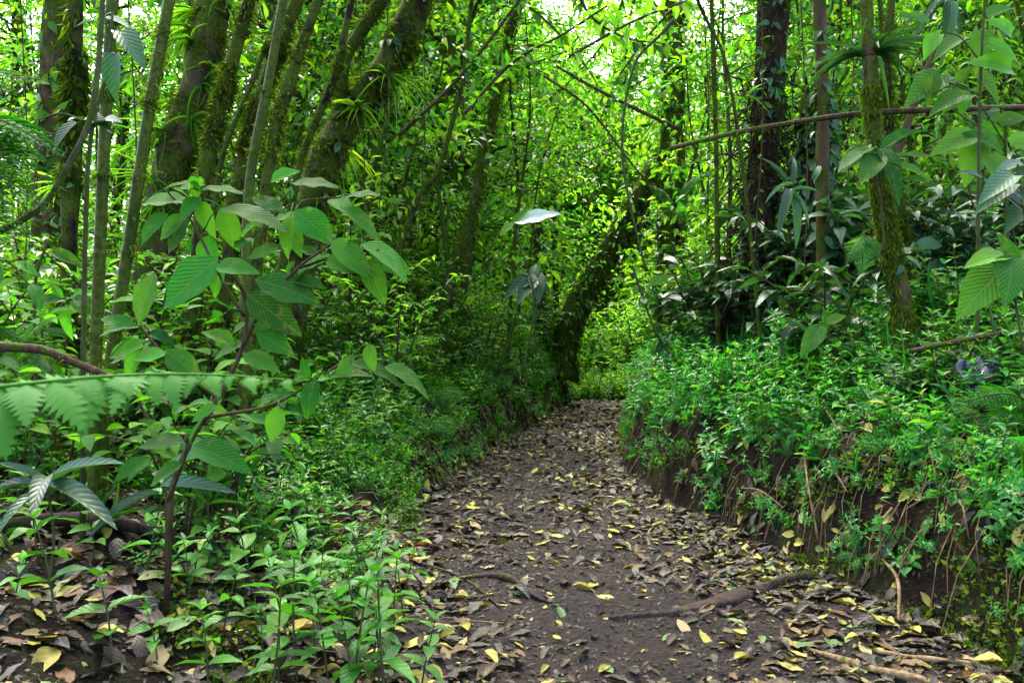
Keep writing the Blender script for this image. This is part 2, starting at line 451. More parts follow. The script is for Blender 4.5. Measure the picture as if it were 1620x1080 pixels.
def put(name, parts, loc, rz=0, sc=1.0, tilt=(0, 0), head=None, cat='plant', group=None, label=None, whole=None):
    """one thing: an Empty with its parts, or (whole) the one merged mesh when too small to show parts"""
    if whole is not None:
        t = part(name, whole); t.location = loc; t.rotation_euler = (tilt[0], tilt[1], rz); t.scale = (sc,) * 3
    else:
        t = empty(name, loc, rz, sc, tilt)
        for pn, me in parts: part(pn, me, t)
    if label: tag(t, label, cat, group)
    else:
        t['category'] = cat; t['group'] = group or head
        h = parts and loc[2] + .3 * sc
        LABELQ.append((t, head, cat, (loc[0], max(loc[1], .5), h)))
    return t


def finish_labels():
    by = {}
    for t, head, cat, p in LABELQ:
        px, py = pix(p)
        i = min(range(len(LANDMARKS)), key=lambda k: (LANDMARKS[k][0] - px) ** 2 + (LANDMARKS[k][1] - py) ** 2)
        dx, dy = px - LANDMARKS[i][0], py - LANDMARKS[i][1]
        rel = ('right of' if dx > 0 else 'left of') if abs(dx) > abs(dy) else ('below' if dy > 0 else 'above')
        far = math.hypot(dx, dy)
        rel = ('close to' if far < 28 else rel if far < 120 else 'well ' + rel)
        by.setdefault((head, rel + ' ' + LANDMARKS[i][2]), []).append((px, t))
    for (head, where), v in by.items():
        v.sort(key=lambda a: a[0])
        for k, (px, t) in enumerate(v):
            if len(v) == 1: s = f'{head} {where}'
            elif k == 0: s = f'leftmost {head} {where}'
            elif k == len(v) - 1: s = f'rightmost {head} {where}'
            else: s = f'{ORD[min(k, 19)]} {head} from left, {where}'
            t['label'] = s


# ------------------------------------------------------------------ plant makers (each returns stem MB, foliage MB)
def herb(h=.28, pairs=5, L=.06, W=.033, lean=.25, tm=MID, br=1):
    st, fo = MB(), MB()
    for b in range(br):
        a = R.random() * 2 * PI
        lx, ly = math.cos(a) * lean * h * (1 + b * .6), math.sin(a) * lean * h * (1 + b * .6)
        hh = h * (1 if b == 0 else R.uniform(.6, .9))
        c = curve([(0, 0, -.03), (lx * .35, ly * .35, hh * .5), (lx, ly, hh)], 8)
        st.tube(c, np.linspace(.0035, .0015, len(c)) * (1 + h), 5)
        a0 = R.random() * PI
        for i in range(pairs):
            f = .3 + .7 * (i + .5) / pairs
            p = c[int(f * (len(c) - 1))]
            k = .75 + .5 * math.sin(PI * f) - .25 * f
            for s in (0, PI):
                th = a0 + i * PI / 2 + s + R.normal() * .25
                up = .15 + .35 * f + R.normal() * .2
                d = (math.cos(th), math.sin(th), up)
                fo.leaves(tm, [p], [d], nrm(np.array([0, 0, 1.]) + rv(1, .2)[0]), L * k * R.uniform(.8, 1.15), W * k * R.uniform(.85, 1.1))
        for s in range(3):
            th = a0 + s * 2.1
            fo.leaves(tm, [c[-1]], [(math.cos(th), math.sin(th), 1.0)], (0, .3, 1), L * .55, W * .5)
    return st, fo


def shrub(h=1.2, stems=4, L=.13, W=.055, nl=18, spread=.45, tm=MID, twigs=3, lo=.25, droop=.2):
    st, fo = MB(), MB()
    for s in range(stems):
        a = 2 * PI * s / stems + R.random()
        e = np.array([math.cos(a), math.sin(a), 0]) * h * spread * R.uniform(.4, 1.1)
        hh = h * R.uniform(.65, 1.05)
        c = curve([(0, 0, -.05), e * .25 + (0, 0, hh * .4), e * .65 + (0, 0, hh * .8), e * 1.1 + (0, 0, hh)], 14) + rv(1, .0)[0]
        st.tube(c, np.linspace(.011, .004, len(c)) * (h / 1.2) ** .5, 6, rough=.1)
        chains = [c]
        for t in range(twigs):
            i = R.integers(int(len(c) * lo), len(c) - 2)
            b = R.random() * 2 * PI
            d = np.array([math.cos(b), math.sin(b), R.uniform(.1, .7)]) * h * R.uniform(.2, .4)
            q = curve([c[i], c[i] + d * .5 + (0, 0, .03), c[i] + d], 7)
            st.tube(q, np.linspace(.005, .0025, len(q)), 5); chains.append(q)
        for ci, c in enumerate(chains):
            n = nl if ci == 0 else nl // 2
            f = np.linspace(lo if ci == 0 else .2, 1, n)
            x = f * (len(c) - 1); i = np.clip(x.astype(int), 0, len(c) - 2)
            P = c[i] + (c[i + 1] - c[i]) * (x - i)[:, None]
            th = np.arange(n) * 2.4 + R.random() * 6
            D = np.stack([np.cos(th), np.sin(th), R.normal(size=n) * .25 + .25 - droop], 1)
            k = R.uniform(.6, 1.15, n)
            fo.leaves(tm, P, D, nrm(np.array([0, 0, 1.]) + rv(n, .25)), L * k, W * k)
    return st, fo


def tree_parts(h=9, r=.1, base=1.5, spread=2.0, nb=26, tw=6, lpt=16, L=.1, W=.042, tm=LO, lean=(0, 0), clump=.17):
    """trunk+limbs, crown; leaves sit in sprays along the twigs"""
    tr, fo = MB(), MB()
    lx, ly = lean
    c = curve([(0, 0, -.3), (R.normal() * .15 + lx * .3, R.normal() * .15 + ly * .3, h * .35), (lx * .7 + R.normal() * .25, ly * .7, h * .7), (lx, ly, h)], 24)
    tr.tube(c, np.linspace(r * 1.25, r * .25, len(c)), 9, rough=.16)
    Ps, Ds = [], []
    for b in range(nb):
        f = base / h + (1 - base / h) * (b + R.random()) / nb
        p = c[int(f * (len(c) - 1))]
        a = b * 2.4 + R.normal() * .4
        ln = spread * (.45 + .75 * math.sin(PI * min(1, (f * .8 + .18)))) * R.uniform(.6, 1.15)
        d = np.array([math.cos(a), math.sin(a), R.uniform(-.05, .55)])
        q = curve([p, p + d * ln * .5 + (0, 0, .08 * ln), p + d * ln + (0, 0, -.1 * ln)], 9)
        tr.tube(q, np.linspace(r * .32, r * .07, len(q)), 5)
        for t in range(tw):
            i = R.integers(2, len(q))
            e = nrm(d + rv(1, .8)[0]) * ln * R.uniform(.18, .4)
            s0 = q[min(i, len(q) - 1)]
            tr.tube([s0, s0 + e * .5, s0 + e + (0, 0, -.03)], [r * .07, r * .05, r * .03], 3, cap=False)
            g = R.random((lpt, 1)) ** .8
            Ps.append(s0 + e * g * 1.1 + rv(lpt, clump)); Ds.append(nrm(e + rv(lpt, .35 * np.linalg.norm(e) + .12)) + np.array([0, 0, -.35]))
    P, D = np.vstack(Ps), np.vstack(Ds)
    n = len(P); k = R.uniform(.6, 1.25, n)
    fo.leaves(tm, P, D, nrm(np.array([0, 0, 1.]) + rv(n, .55)), L * k, W * k)
    return tr, fo


def frond(mb, st, base, tip, up, L_p, n=26, leaflets=14, w=.012, sag=.15, lt=LO, tw=.0, tipw=.25, peak=.35):
    """one fern frond from base to tip: pinnae both sides, each pinna a row of leaflets"""
    base, tip = np.asarray(base, float), np.asarray(tip, float)
    ln = np.linalg.norm(tip - base); up = nrm(up)
    c = curve([base, base * .5 + tip * .5 + up * sag * ln, tip], 24)
    st.tube(c, np.linspace(.004, .0012, len(c)) * max(ln, .3) ** .5 * 1.3, 5)
    tan = nrm(np.gradient(c, axis=0))
    for i in range(n):
        f = .1 + .9 * i / n
        x = f * (len(c) - 1); k = min(int(x), len(c) - 2)
        p = c[k] + (c[k + 1] - c[k]) * (x - k)
        t = tan[k]; side = nrm(np.cross(t, up)); nn = np.cross(side, t)
        pl = L_p * max(.06, (1 - abs(f - peak) / (1.02 - peak)) if f > peak else (.55 + .45 * f / peak))
        for s in (-1, 1):
            d = nrm(side * s + t * .35 - nn * (.18 + .1 * R.random()) + rv(1, .05)[0])
            m = max(4, int(leaflets * pl / L_p))
            g = (np.arange(m) + .6) / m
            Pp = p + d * pl * g[:, None] - nn * (pl * .18 * g ** 2)[:, None]
            lside = nrm(np.cross(d, nn))
            ll = pl * .26 * (1 - g * .8) * (leaflets / 14) ** -.3
            for s2 in (-1, 1):
                dd = lside * s2 + d * .45
                mb.leaves(lt, Pp, dd + rv(m, .06), nn, ll, ll * .52)
            mb.leaves(lt, [p], [d], nn, pl, pl * .05)


def surf(c, rad, n, f0=0, f1=1, side=None):
    """n points on a tube's surface with their outward normals"""
    x = (f0 + (f1 - f0) * R.random(n)) * (len(c) - 1); i = np.clip(x.astype(int), 0, len(c) - 2)
    p = c[i] + (c[i + 1] - c[i]) * (x - i)[:, None]
    t = nrm(c[i + 1] - c[i])
    v = rv(n); v -= (v * t).sum(1, keepdims=True) * t; v = nrm(v)
    rr = np.interp(x, np.arange(len(c)), rad)
    return p + v * rr[:, None], v, t


def moss(c, rad, n, L=.03, f0=0, f1=1, hang=.5, W=.24, mb=None):
    mb = mb or MB()
    rad = np.broadcast_to(rad, (len(c),))
    n3 = n * 3
    p, v, t = surf(c, rad, n3, f0, f1)
    keep = (vnoise(p[:, 0] * 3 + p[:, 1] * 2, p[:, 2] * 3, 2.2, 9) + .25 * R.normal(size=n3)) > -.15
    p, v = p[keep][:n], v[keep][:n]; k = len(p)
    D = v * R.uniform(.3, 1, (k, 1)) + rv(k, .35) + np.array([0, 0, -hang])
    ll = L * R.uniform(.4, 1.5, k)
    mb.leaves(LO, p - v * .004, D, v + rv(k, .4), ll * 1.6, ll * W * 1.2)
    return mb


def tufts(c, rad, spots, L=.3, n=20, W=.009, tm=STRAP2, mb=None, upw=.3):
    mb = mb or MB()
    for f in spots:
        p, v, t = surf(c, np.broadcast_to(rad, (len(c),)), 1, f, f)
        D = nrm(v + rv(n, .5) + np.array([0, 0, upw]))
        mb.leaves(tm, np.repeat(p, n, 0), D, np.array([0, 0, 1.]) + rv(n, .2), L * R.uniform(.5, 1.2, n), W)
    return mb


def climbing(c, rad, n, L=.1, W=.05, f0=0, f1=1, tm=MID, out=.6, mb=None):
    mb = mb or MB()
    p, v, t = surf(c, np.broadcast_to(rad, (len(c),)), n, f0, f1)
    D = v * out + rv(n, .45) + np.array([0, 0, -.55])
    k = R.uniform(.5, 1.2, n)
    mb.leaves(tm, p + v * .02 * R.random((n, 1)), D, v + np.array([0, 0, .6]) + rv(n, .25), L * k, W * k)
    return mb

# ================================================================== THE SETTING
R = np.random.default_rng(101); U = R.uniform
ys = np.concatenate([np.arange(-8, 2.4, .2), np.arange(2.4, 9, .03), np.arange(9, 15, .055), np.arange(15, 32, .3), np.arange(32, 90, 3.), np.arange(90, 401, 30.)])
us = np.linspace(0, 1, 71)
ds = np.concatenate([np.linspace(0, .7, 19)[1:], .7 * 1.13 ** np.arange(1, 48)])


def sheet(X, Y):
    mb = MB(); r, c = X.shape
    v = np.stack([X, Y, hz(X, Y)], -1).reshape(-1, 3)
    i = np.arange(r - 1)[:, None] * c; j = np.arange(c - 1)[None]
    q = np.stack([i + j, i + j + 1, i + c + j + 1, i + c + j], -1).reshape(-1, 4)
    mb.add(v, q, rn=.5)
    return mb


Yg = np.repeat(ys[:, None], len(us), 1)
lg, rg = itp(LE, ys)[:, None], itp(RI, ys)[:, None]
o = part('path', sheet(lg + (rg - lg) * us[None], Yg).mesh('path', M['path'])); o['kind'] = 'structure'
Yd = np.repeat(ys[:, None], len(ds) + 1, 1)
dl = np.concatenate([ds[::-1], [0]])
gl = sheet(lg - dl[None], Yd); gr = sheet(rg + np.concatenate([[0], ds])[None], Yd)
gl.copies(gr, np.eye(3)[None], np.zeros((1, 3)))
o = part('ground', gl.mesh('ground', M['soil'])); o['kind'] = 'structure'


def inview(x, y, z=0, m=60):
    if y < 1: return False
    px, py = pix((x, y, z))
    return -m < px < 1620 + m


# ------------------------------------------------------------------ fallen leaves
R = np.random.default_rng(102); U = R.uniform
def litter_mesh(col, L, W, curl, fold):
    mb = MB(); t = leaf_t(8, R.uniform(.36, .5), fold, curl, cols=2, wave=.02)
    v = t[0].copy(); v[:, 1] -= .5; v[:, 2] -= v[:, 2].min() * .6
    mb.leaves((v, t[1], t[2], t[3]), [(0, 0, 0)], [(0, 1, 0)], (0, 0, 1), L, W)
    pt = np.array([(0, -.5 * L, v[0, 2] * L), (.01, -.5 * L - .02, v[0, 2] * L + .003)])
    mb.tube(pt, .0012, 4)
    return mb


LP = {}
for col, n in (('brown', 4), ('dark', 3), ('yellow', 3), ('green', 2), ('tan', 3)):
    LP[col] = [litter_mesh(col, 1.0, R.uniform(.36, .5), R.choice([R.uniform(-.12, .2), R.uniform(-.3, .4)]), R.uniform(0, .7)) for _ in range(n)]
LPM = {c: [m.mesh(f'{c}_fallen_leaf', LIT[c]) for m in v] for c, v in LP.items()}
CW = dict(brown=.29, dark=.43, yellow=.13, green=.07, tan=.08)
WORD = dict(brown='brown', dark='dark wet', yellow='yellow', green='pale green', tan='tan')


def litter_spot():
    while True:
        y = 2.7 + 10.5 * R.random() ** 1.5
        l, r = itp(LE, y), itp(RI, y)
        if R.random() < .52:
            u = R.random()
            if R.random() < .68: u = 1 - u * u * .5 if R.random() < .65 else u * u * .35
            x = l + (r - l) * u
        elif R.random() < .75: x = l - R.random() ** 1.1 * (2.4 if y < 5.5 else .4)
        else: x = r + R.random() ** 1.3 * 1.1
        if R.random() < .25:   # drift at the right bank foot
            y = R.uniform(3.9, 5.6); x = itp(RI, y) - abs(R.normal()) * .25
        if x < itp(LE, y) - .05 and 5.3 < y and R.random() < .75: continue
        if vnoise(x, y, 1.9, 41) + R.normal() * .5 < -.45: continue
        if inview(x, y, 0, 40): return x, y


spots = [litter_spot() for _ in range(14000)]
for _ in range(1500):
    y = U(8.5, 18); spots.append((float(itp(LE, y) + (itp(RI, y) - itp(LE, y)) * R.random()), y))
for _ in range(500):
    y = U(3.0, 6.0); spots.append((float(itp(RI, y)) + R.random() * .9, y))
for _ in range(900): spots.append((U(-2.4, -.5), U(2.1, 4.6)))
NB = 80
for _ in range(NB): spots.append((U(-2.2, -.55), U(2.1, 4.4)))
cols = R.choice(list(CW), len(spots), p=list(CW.values()))
sz = (.026 + .1 * R.random(len(spots)) ** 2.2) * np.where(np.array([s[0] < itp(LE, s[1]) for s in spots]), 1.25, 1)
sz[-NB:] = R.uniform(.10, .17, NB); cols[-NB:] = R.choice(['brown', 'dark', 'tan'], NB, p=[.55, .4, .05])
app = np.array([a / s[1] for a, s in zip(sz, spots)])
order = np.argsort(-app)
stuff = {c: MB() for c in CW}
hero_n = 0


def slope_rot(x, y, rz, jit):
    e = .04
    nx = -(hz(x + e, y) - hz(x - e, y)) / (2 * e); ny = -(hz(x, y + e) - hz(x, y - e)) / (2 * e)
    n = Vector((nx * .8 + R.normal() * jit, ny * .8 + R.normal() * jit, 1)).normalized()
    return n.to_track_quat('Z', 'Y').to_matrix() @ Matrix.Rotation(rz, 3, 'Z')


for k in order:
    x, y = spots[k]; c = cols[k]; rz = R.random() * 2 * PI
    Rm = slope_rot(x, y, rz, R.choice([.07, .07, .25]))
    z = float(hz(x, y)) + .003
    if hero_n < 285:
        o = part(f'fallen_leaf', LPM[c][R.integers(len(LPM[c]))]); hero_n += 1
        o.rotation_euler = Rm.to_euler(); o.location = (x, y, z); o.scale = (sz[k],) * 3
        o['category'] = 'leaf'; o['group'] = 'leaves fallen on the path'
        big = 'broad ' if sz[k] > .13 else 'large ' if sz[k] > .1 else 'small ' if sz[k] < .075 else ''
        LABELQ.append((o, f'{big}{WORD[c]} fallen leaf', 'leaf', (x, y, z)))
    else:
        src = LP[c][R.integers(len(LP[c]))]
        stuff[c].copies(src, (np.array(Rm) * sz[k])[None], np.array([[x, y, z]]))
lt = stuff['brown'].merged(*[stuff[c] for c in list(CW)[1:]])
o = part('leaf_litter', lt.mesh('leaf_litter', *[LIT[c] for c in CW])); o['kind'] = 'stuff'
o['label'] = 'small brown and yellow litter leaves spread over the mud'; o['category'] = 'leaf litter'
# crumbs: twiglets and broken leaf bits pressed into the mud
cr = MB()
n = 16000
y = 2.5 + 11 * R.random(n) ** 1.4; u = R.random(n)
x = itp(LE, y) - .3 + (itp(RI, y) - itp(LE, y) + .45) * u
xl, yl = U(-2.6, -.4, 7000), U(2.1, 5, 7000); x = np.concatenate([x, xl]); y = np.concatenate([y, yl]); n += 7000
P = np.stack([x, y, hz(x, y) + .003], 1)
D = rv(n); D[:, 2] *= .12
cr.leaves(LO, P, D, np.array([0, 0, 1.]) + rv(n, .2), R.uniform(.01, .04, n), R.uniform(.003, .02, n))
o = part('leaf_crumbs', cr.mesh('leaf_crumbs', LIT['dark'])); o['kind'] = 'stuff'
o['label'] = 'tiny leaf scraps and twig bits trodden into the mud'; o['category'] = 'leaf litter'

# ------------------------------------------------------------------ roots and sticks
R = np.random.default_rng(103); U = R.uniform


def ground_tube(name, pix_pts, rad, mat, label, cat, lift=.3, sides=8, rough=.2, flat=1.0):
    """lies on the ground along points given as (x, y)"""
    p = np.array([(x, y, hz(x, y) + lift * rad[min(i, len(rad) - 1)]) for i, (x, y) in enumerate(pix_pts)])
    c = curve(p, 22); mb = MB()
    r = np.interp(np.linspace(0, 1, len(c)), np.linspace(0, 1, len(rad)), rad)
    mb.tube(c, r, sides, rough=rough)
    o = part(name, mb.mesh(name, mat)); tag(o, label, cat)
    return c, r


c, r = ground_tube('tree_root', [(.42, 3.72), (.75, 3.78), (1.05, 3.95), (1.25, 4.12), (1.4, 4.2), (1.53, 4.26)], [.010, .028, .038, .044, .042, .03], M['root'],
                   'thick muddy root crossing the path from the right bank', 'root', .15, 14, .4)
ms = moss(c, r, 420, .018, .6, .95, .2)
o = part('moss_cushion', ms.mesh('moss_cushion', M['moss'])); tag(o, 'green moss cushion on the thick muddy root', 'moss')
ground_tube('tree_root', [(-.3, 4.3), (-.12, 4.32), (0, 4.2), (.08, 4.02), (.17, 3.92)], [.008, .018, .018, .013, .006], M['root'],
            'thin dark root arched over the mud left of mid path', 'root', .5, 8, .2)
ground_tube('split_stick', [(1.15, 3.33), (1.28, 3.15), (1.42, 2.98), (1.55, 2.82)], [.008, .015, .017, .012], M['dead'],
            'splintered tan stick lying at the lower right path edge', 'stick', .6, 7, .35)
ground_tube('split_stick', [(1.32, 3.3), (1.5, 3.18), (1.7, 3.12)], [.006, .012, .008], M['dead'], 'thin pale stick beside the splintered tan stick', 'stick', .6, 6, .3)
ground_tube('fallen_stick', [(-2.25, 3.75), (-1.85, 3.85), (-1.45, 3.95)], [.02, .035, .03], M['root'], 'grey brown stick in the litter under the shrub', 'stick', .6, 8, .3)
ground_tube('fallen_stick', [(-1.7, 3.2), (-1.35, 3.45), (-1.12, 3.75)], [.015, .026, .02], M['bark3'], 'reddish brown stick in the left foreground litter', 'stick', .6, 8, .3)
ground_tube('fallen_stick', [(-.5, 4.5), (-.25, 4.3), (-.05, 3.85)], [.006, .008, .005], M['twig'], 'thin bent twig at the left path edge', 'stick', .8, 6, .2)
for i in range(26):
    y = R.uniform(2.9, 9); u = R.choice([R.uniform(-.15, .2), R.uniform(.75, 1.05)])
    x = itp(LE, y) + (itp(RI, y) - itp(LE, y)) * u
    if not inview(x, y): continue
    a = R.random() * PI; l = R.uniform(.08, .28)
    mb = MB(); dx, dy = math.cos(a) * l / 2, math.sin(a) * l / 2
    P = np.array([(x - dx, y - dy, hz(x - dx, y - dy) + .008), (x + R.normal() * .02, y, hz(x, y) + .014), (x + dx, y + dy, hz(x + dx, y + dy) + .008)])
    mb.tube(curve(P - P[1], 8), [.0035] * 9 if len(curve(P, 8)) == 9 else .0035, 5)
    o = part('twig', mb.mesh('twig', M['dead'] if R.random() < .6 else M['twig'])); o.location = P[1]
    o['category'] = 'twig'; o['group'] = 'twigs on the path'
    LABELQ.append((o, 'short straw coloured twig' if o.data.materials[0] == M['dead'] else 'short brown twig', 'twig', tuple(P[1])))

# dead stalks hanging on the right bank
for (a, b, rad) in (((1268, 710), (1290, 850), .006), ((1300, 760), (1350, 900), .004), ((1390, 880), (1415, 975), .008), ((1405, 800), (1390, 880), .006),
                    ((1490, 740), (1560, 690), .006), ((1170, 770), (1235, 800), .005), ((1510, 790), (1525, 850), .004), ((1460, 700), (1475, 760), .005),
                    ((1600, 770), (1560, 835), .004), ((1245, 560), (1340, 605), .007), ((1385, 580), (1455, 625), .007), ((1430, 540), (1500, 560), .005),
                    ((1330, 690), (1300, 640), .004), ((1295, 745), (1335, 775), .005)):
    def onb(px, py):
        for y in np.arange(3.2, 12, .04):
            q = at(px, py, y)
            if q[2] < hz(q[0], q[1]) + .03: return q - (0, .04, 0)
        return at(px, py, 6)
    A, B = onb(*a), onb(*b)
    mb = MB(); mid = (A + B) / 2 + (R.normal() * .03, -.06, .05)
    mb.tube(curve([A - A, mid - A, B - A], 10), rad, 5)
    o = part('dead_stalk', mb.mesh('dead_stalk', M['dead'])); o.location = A
    o['category'] = 'dead stalk'; o['group'] = 'dry stalks on the right bank'
    LABELQ.append((o, 'dry straw coloured stalk', 'dead stalk', tuple((A + B) / 2)))

# ================================================================== TREES ON THE LEFT
R = np.random.default_rng(104); U = R.uniform
CROWN = []
for k in range(3):
    fo = MB()
    n = 3600
    cl = rv(70, 1.0) * np.array([1.5, 1.5, .8])
    tw_ = R.integers(0, 300, n); s0 = cl[np.arange(300) % 70] + rv(300, .22); e = nrm(rv(300) * (1, 1, .5)) * .45
    P = s0[tw_] + e[tw_] * R.random((n, 1)) + rv(n, .05)
    fo.leaves(LO, P, e[tw_] + rv(n, .3) + np.array([0, 0, -.25]), np.array([0, 0, 1.]) + rv(n, .5), R.uniform(.08, .16, n), R.uniform(.035, .06, n))
    CROWN.append(fo.mesh('crown', M['tree']))


def stem_line(pts, y0, y1=None, ext=None):
    """photo points from the base up -> world curve at depth y0 (base) to y1 (top), foot put on the ground"""
    y1 = y0 if y1 is None else y1
    d = np.linspace(y0, y1, len(pts))
    w = [at(px, py, yy) for (px, py), yy in zip(pts, d)]
    b = w[0]; g = float(hz(b[0], b[1]))
    if b[2] > g + .05:
        s = (w[1] - w[0]) / max(.2, abs(w[1][2] - w[0][2]))
        f = b - s * (b[2] - g) * .6; f[2] = float(hz(f[0], f[1])) - .1
        w = [f] + w
    if ext:
        s = nrm(w[-1] - w[-2]); w.append(w[-1] + s * ext * (1.7 if w[-1][0] < 0 else 1.5))
    return np.array(w)


def mossy_tree(name, pts, y0, y1, r0, r1, bark, label, mossn=900, mossL=.03, mossf=(0, 1), ext=2.5, crown=True, hang=.5, tuft=(), tuftL=.3, climb=0, climbL=.08, cat='tree', extra=None, rough=.18, sides=12, climbm=None):
    w = stem_line(pts, y0, y1, ext)
    base = w[0].copy(); c = curve(w - base, 44); r = np.linspace(r0, r1, len(c)) * (.88 if base[0] < 0 else 1); r[:3] *= (1.35, 1.2, 1.08)
    t = empty(name, base)
    mb = MB(); mb.tube(c, r, sides, rough=rough); part('trunk', mb.mesh('trunk', bark), t)
    if mossn: part('moss', moss(c, r, int(mossn * 1.3), mossL, *mossf, hang=hang).mesh('moss', M['moss']), t)
    if len(tuft): part('epiphyte', tufts(c, r, tuft, tuftL).mesh('epiphyte', M['bamboo']), t)
    if climb: part('climbing_foliage', climbing(c, r, climb, climbL, climbL * .45, 0, .85).mesh('climbing_foliage', climbm or M['dark']), t)
    if crown:
        o = part('crown', CROWN[R.integers(3)], t); o.location = c[-1] + (0, 0, .5); o.scale = (.8,) * 3; o.rotation_euler.z = R.random() * 6
    if extra: extra(t, c, r)
    tag(t, label, cat)
    return t, c, r


def culm(pts, y0, y1, r, label, mossf=(0, .6), mossn=1300, seg=.38):
    r *= .82; mossn = int(mossn * 1.3)
    w = stem_line(pts, y0, y1, 2.0); base = w[0].copy(); c = curve(w - base, 60)
    ln = np.concatenate([[0], np.cumsum(np.linalg.norm(np.diff(c, axis=0), axis=1))])
    # node rings: densify around every node
    sN = np.arange(seg * .6, ln[-1], seg)
    s = np.sort(np.concatenate([np.linspace(0, ln[-1], 70), *[sN + d for d in (-.02, -.008, 0, .008, .02)]])); s = s[(s >= 0) & (s <= ln[-1])]
    cc = np.stack([np.interp(s, ln, c[:, i]) for i in range(3)], 1)
    dist = np.abs(s[:, None] - sN[None]).min(1)
    rr = r * np.linspace(1.05, .8, len(s)) * (1 + .13 * np.exp(-(dist / .009) ** 2))
    t = empty('bamboo_culm', base)
    mb = MB(); mb.tube(cc, rr, 12, rough=.02); part('culm', mb.mesh('culm', M['culm']), t)
    part('moss', moss(cc, rr, mossn, .022, *mossf, hang=.3).mesh('moss', M['moss']), t)
    fo = MB()
    for f in R.uniform(.78, 1, 26):
        p = cc[int(f * (len(cc) - 1))]; d = nrm(rv(1)[0] * (1, 1, .3)) * R.uniform(.4, .9)
        q = curve([p, p + d * .6 + (0, 0, .1), p + d + (0, 0, -.25)], 6)
        fo.tube(q, .003, 4)
        n = 16; P = q[R.integers(1, len(q), n)]
        fo.leaves(BLADE, P, nrm(d) + rv(n, .5) + np.array([0, 0, -.5]), np.array([0, 0, 1.]) + rv(n, .3), R.uniform(.12, .22, n), .016)
    part('foliage', fo.mesh('foliage', M['bamboo']), t)
    tag(t, label, 'bamboo', 'bamboo culms in the left clump')


culm([(150, 640), (155, 470), (165, 230), (177, 0)], 4.0, 4.1, .034, 'tallest straight green bamboo culm, mossy at its foot')
culm([(172, 600), (208, 360), (240, 150), (268, 0)], 4.2, 4.3, .036, 'ringed bamboo culm slanting right beside the straight one')
culm([(388, 500), (395, 290), (425, 130), (448, 0)], 5.3, 5.4, .038, 'dark ringed bamboo culm between the tan trunk and leaning trunk', (0, 1), 900)
culm([(335, 520), (345, 280), (395, 140), (425, 60)], 6.4, 6.5, .026, 'thin pale green bamboo culm behind the mossy stems', (0, .8), 400)

mossy_tree('mossy_tree', [(105, 620), (108, 400), (118, 200), (122, 0)], 5.6, 5.6, .07, .05, M['bark'], 'rough mossy trunk behind the straight bamboo culm', 3600, .05, hang=.8, climb=60, climbL=.07, tuft=(.35, .5), tuftL=.2)


def grassy(t, c, r):
    part('fern_tuft', tufts(c, r, np.linspace(.3, .7, 13), .3, 18, .008, STRAP2, upw=.15).mesh('fern_tuft', M['bamboo']), t)


mossy_tree('mossy_tree', [(235, 480), (262, 300), (300, 170), (335, 30), (348, -60)], 6.6, 6.8, .17, .125, M['bark2'], 'thick tan trunk with moss and grassy tufts, leaning right', 3800, .035, hang=.5, extra=grassy)
mossy_tree('mossy_tree', [(310, 480), (325, 270), (362, 120), (395, 0)], 5.8, 5.9, .055, .045, M['bark'], 'dark mossy stem just right of the tan trunk', 2600, .035, climb=30)
mossy_tree('mossy_tree', [(355, 470), (385, 260), (432, 90), (475, -10)], 6.0, 6.2, .06, .05, M['bark'], 'shaggy moss-covered stem behind the dark ringed bamboo', 3400, .04, hang=.8)
mossy_tree('mossy_tree', [(400, 470), (432, 230), (465, 110), (508, -10)], 5.9, 6.0, .05, .04, M['bark'], 'slanting dark stem nearest the leaning trunk, lightly mossy', 1500, .03)
mossy_tree('mossy_tree', [(440, 480), (475, 260), (530, 120), (556, 0)], 6.6, 6.8, .035, .03, M['bark'], 'thin mossy pole left of the dark leaning trunk', 1300, .03, crown=False)


def forked(t, c, r):
    a = c[int(len(c) * .45)]
    b = curve([a, a + (.02, -.1, .55), a + (.45, -.15, 1.25), a + (.85, -.1, 2.4)], 16); rr = np.linspace(.07, .045, len(b))
    mb = MB(); mb.tube(b, rr, 10, rough=.2); o = part('limb', mb.mesh('limb', M['bark']), t)
    part('limb_moss', moss(b, rr, 1200, .04, hang=.4).mesh('limb_moss', M['moss']), o)


mossy_tree('mossy_tree', [(455, 520), (505, 280), (560, 180), (625, 85), (668, -20)], 7.4, 7.6, .16, .14, M['bark'], 'thick dark leaning trunk with mossy limb and hanging plants', 3000, .045, hang=.4, tuft=(.4, .5, .6, .66), tuftL=.35, climb=110, climbL=.12, extra=forked)
# curved grey-green stem at far left
mossy_tree('climbing_stem', [(-60, 430), (30, 352), (72, 322), (112, 255), (140, 195), (155, 110), (161, 20)], 3.4, 3.5, .017, .012, M['stem'], 'curved grey green stem arching in from the left edge', 120, .015, ext=.4, crown=False, cat='stem', sides=8, rough=.06)
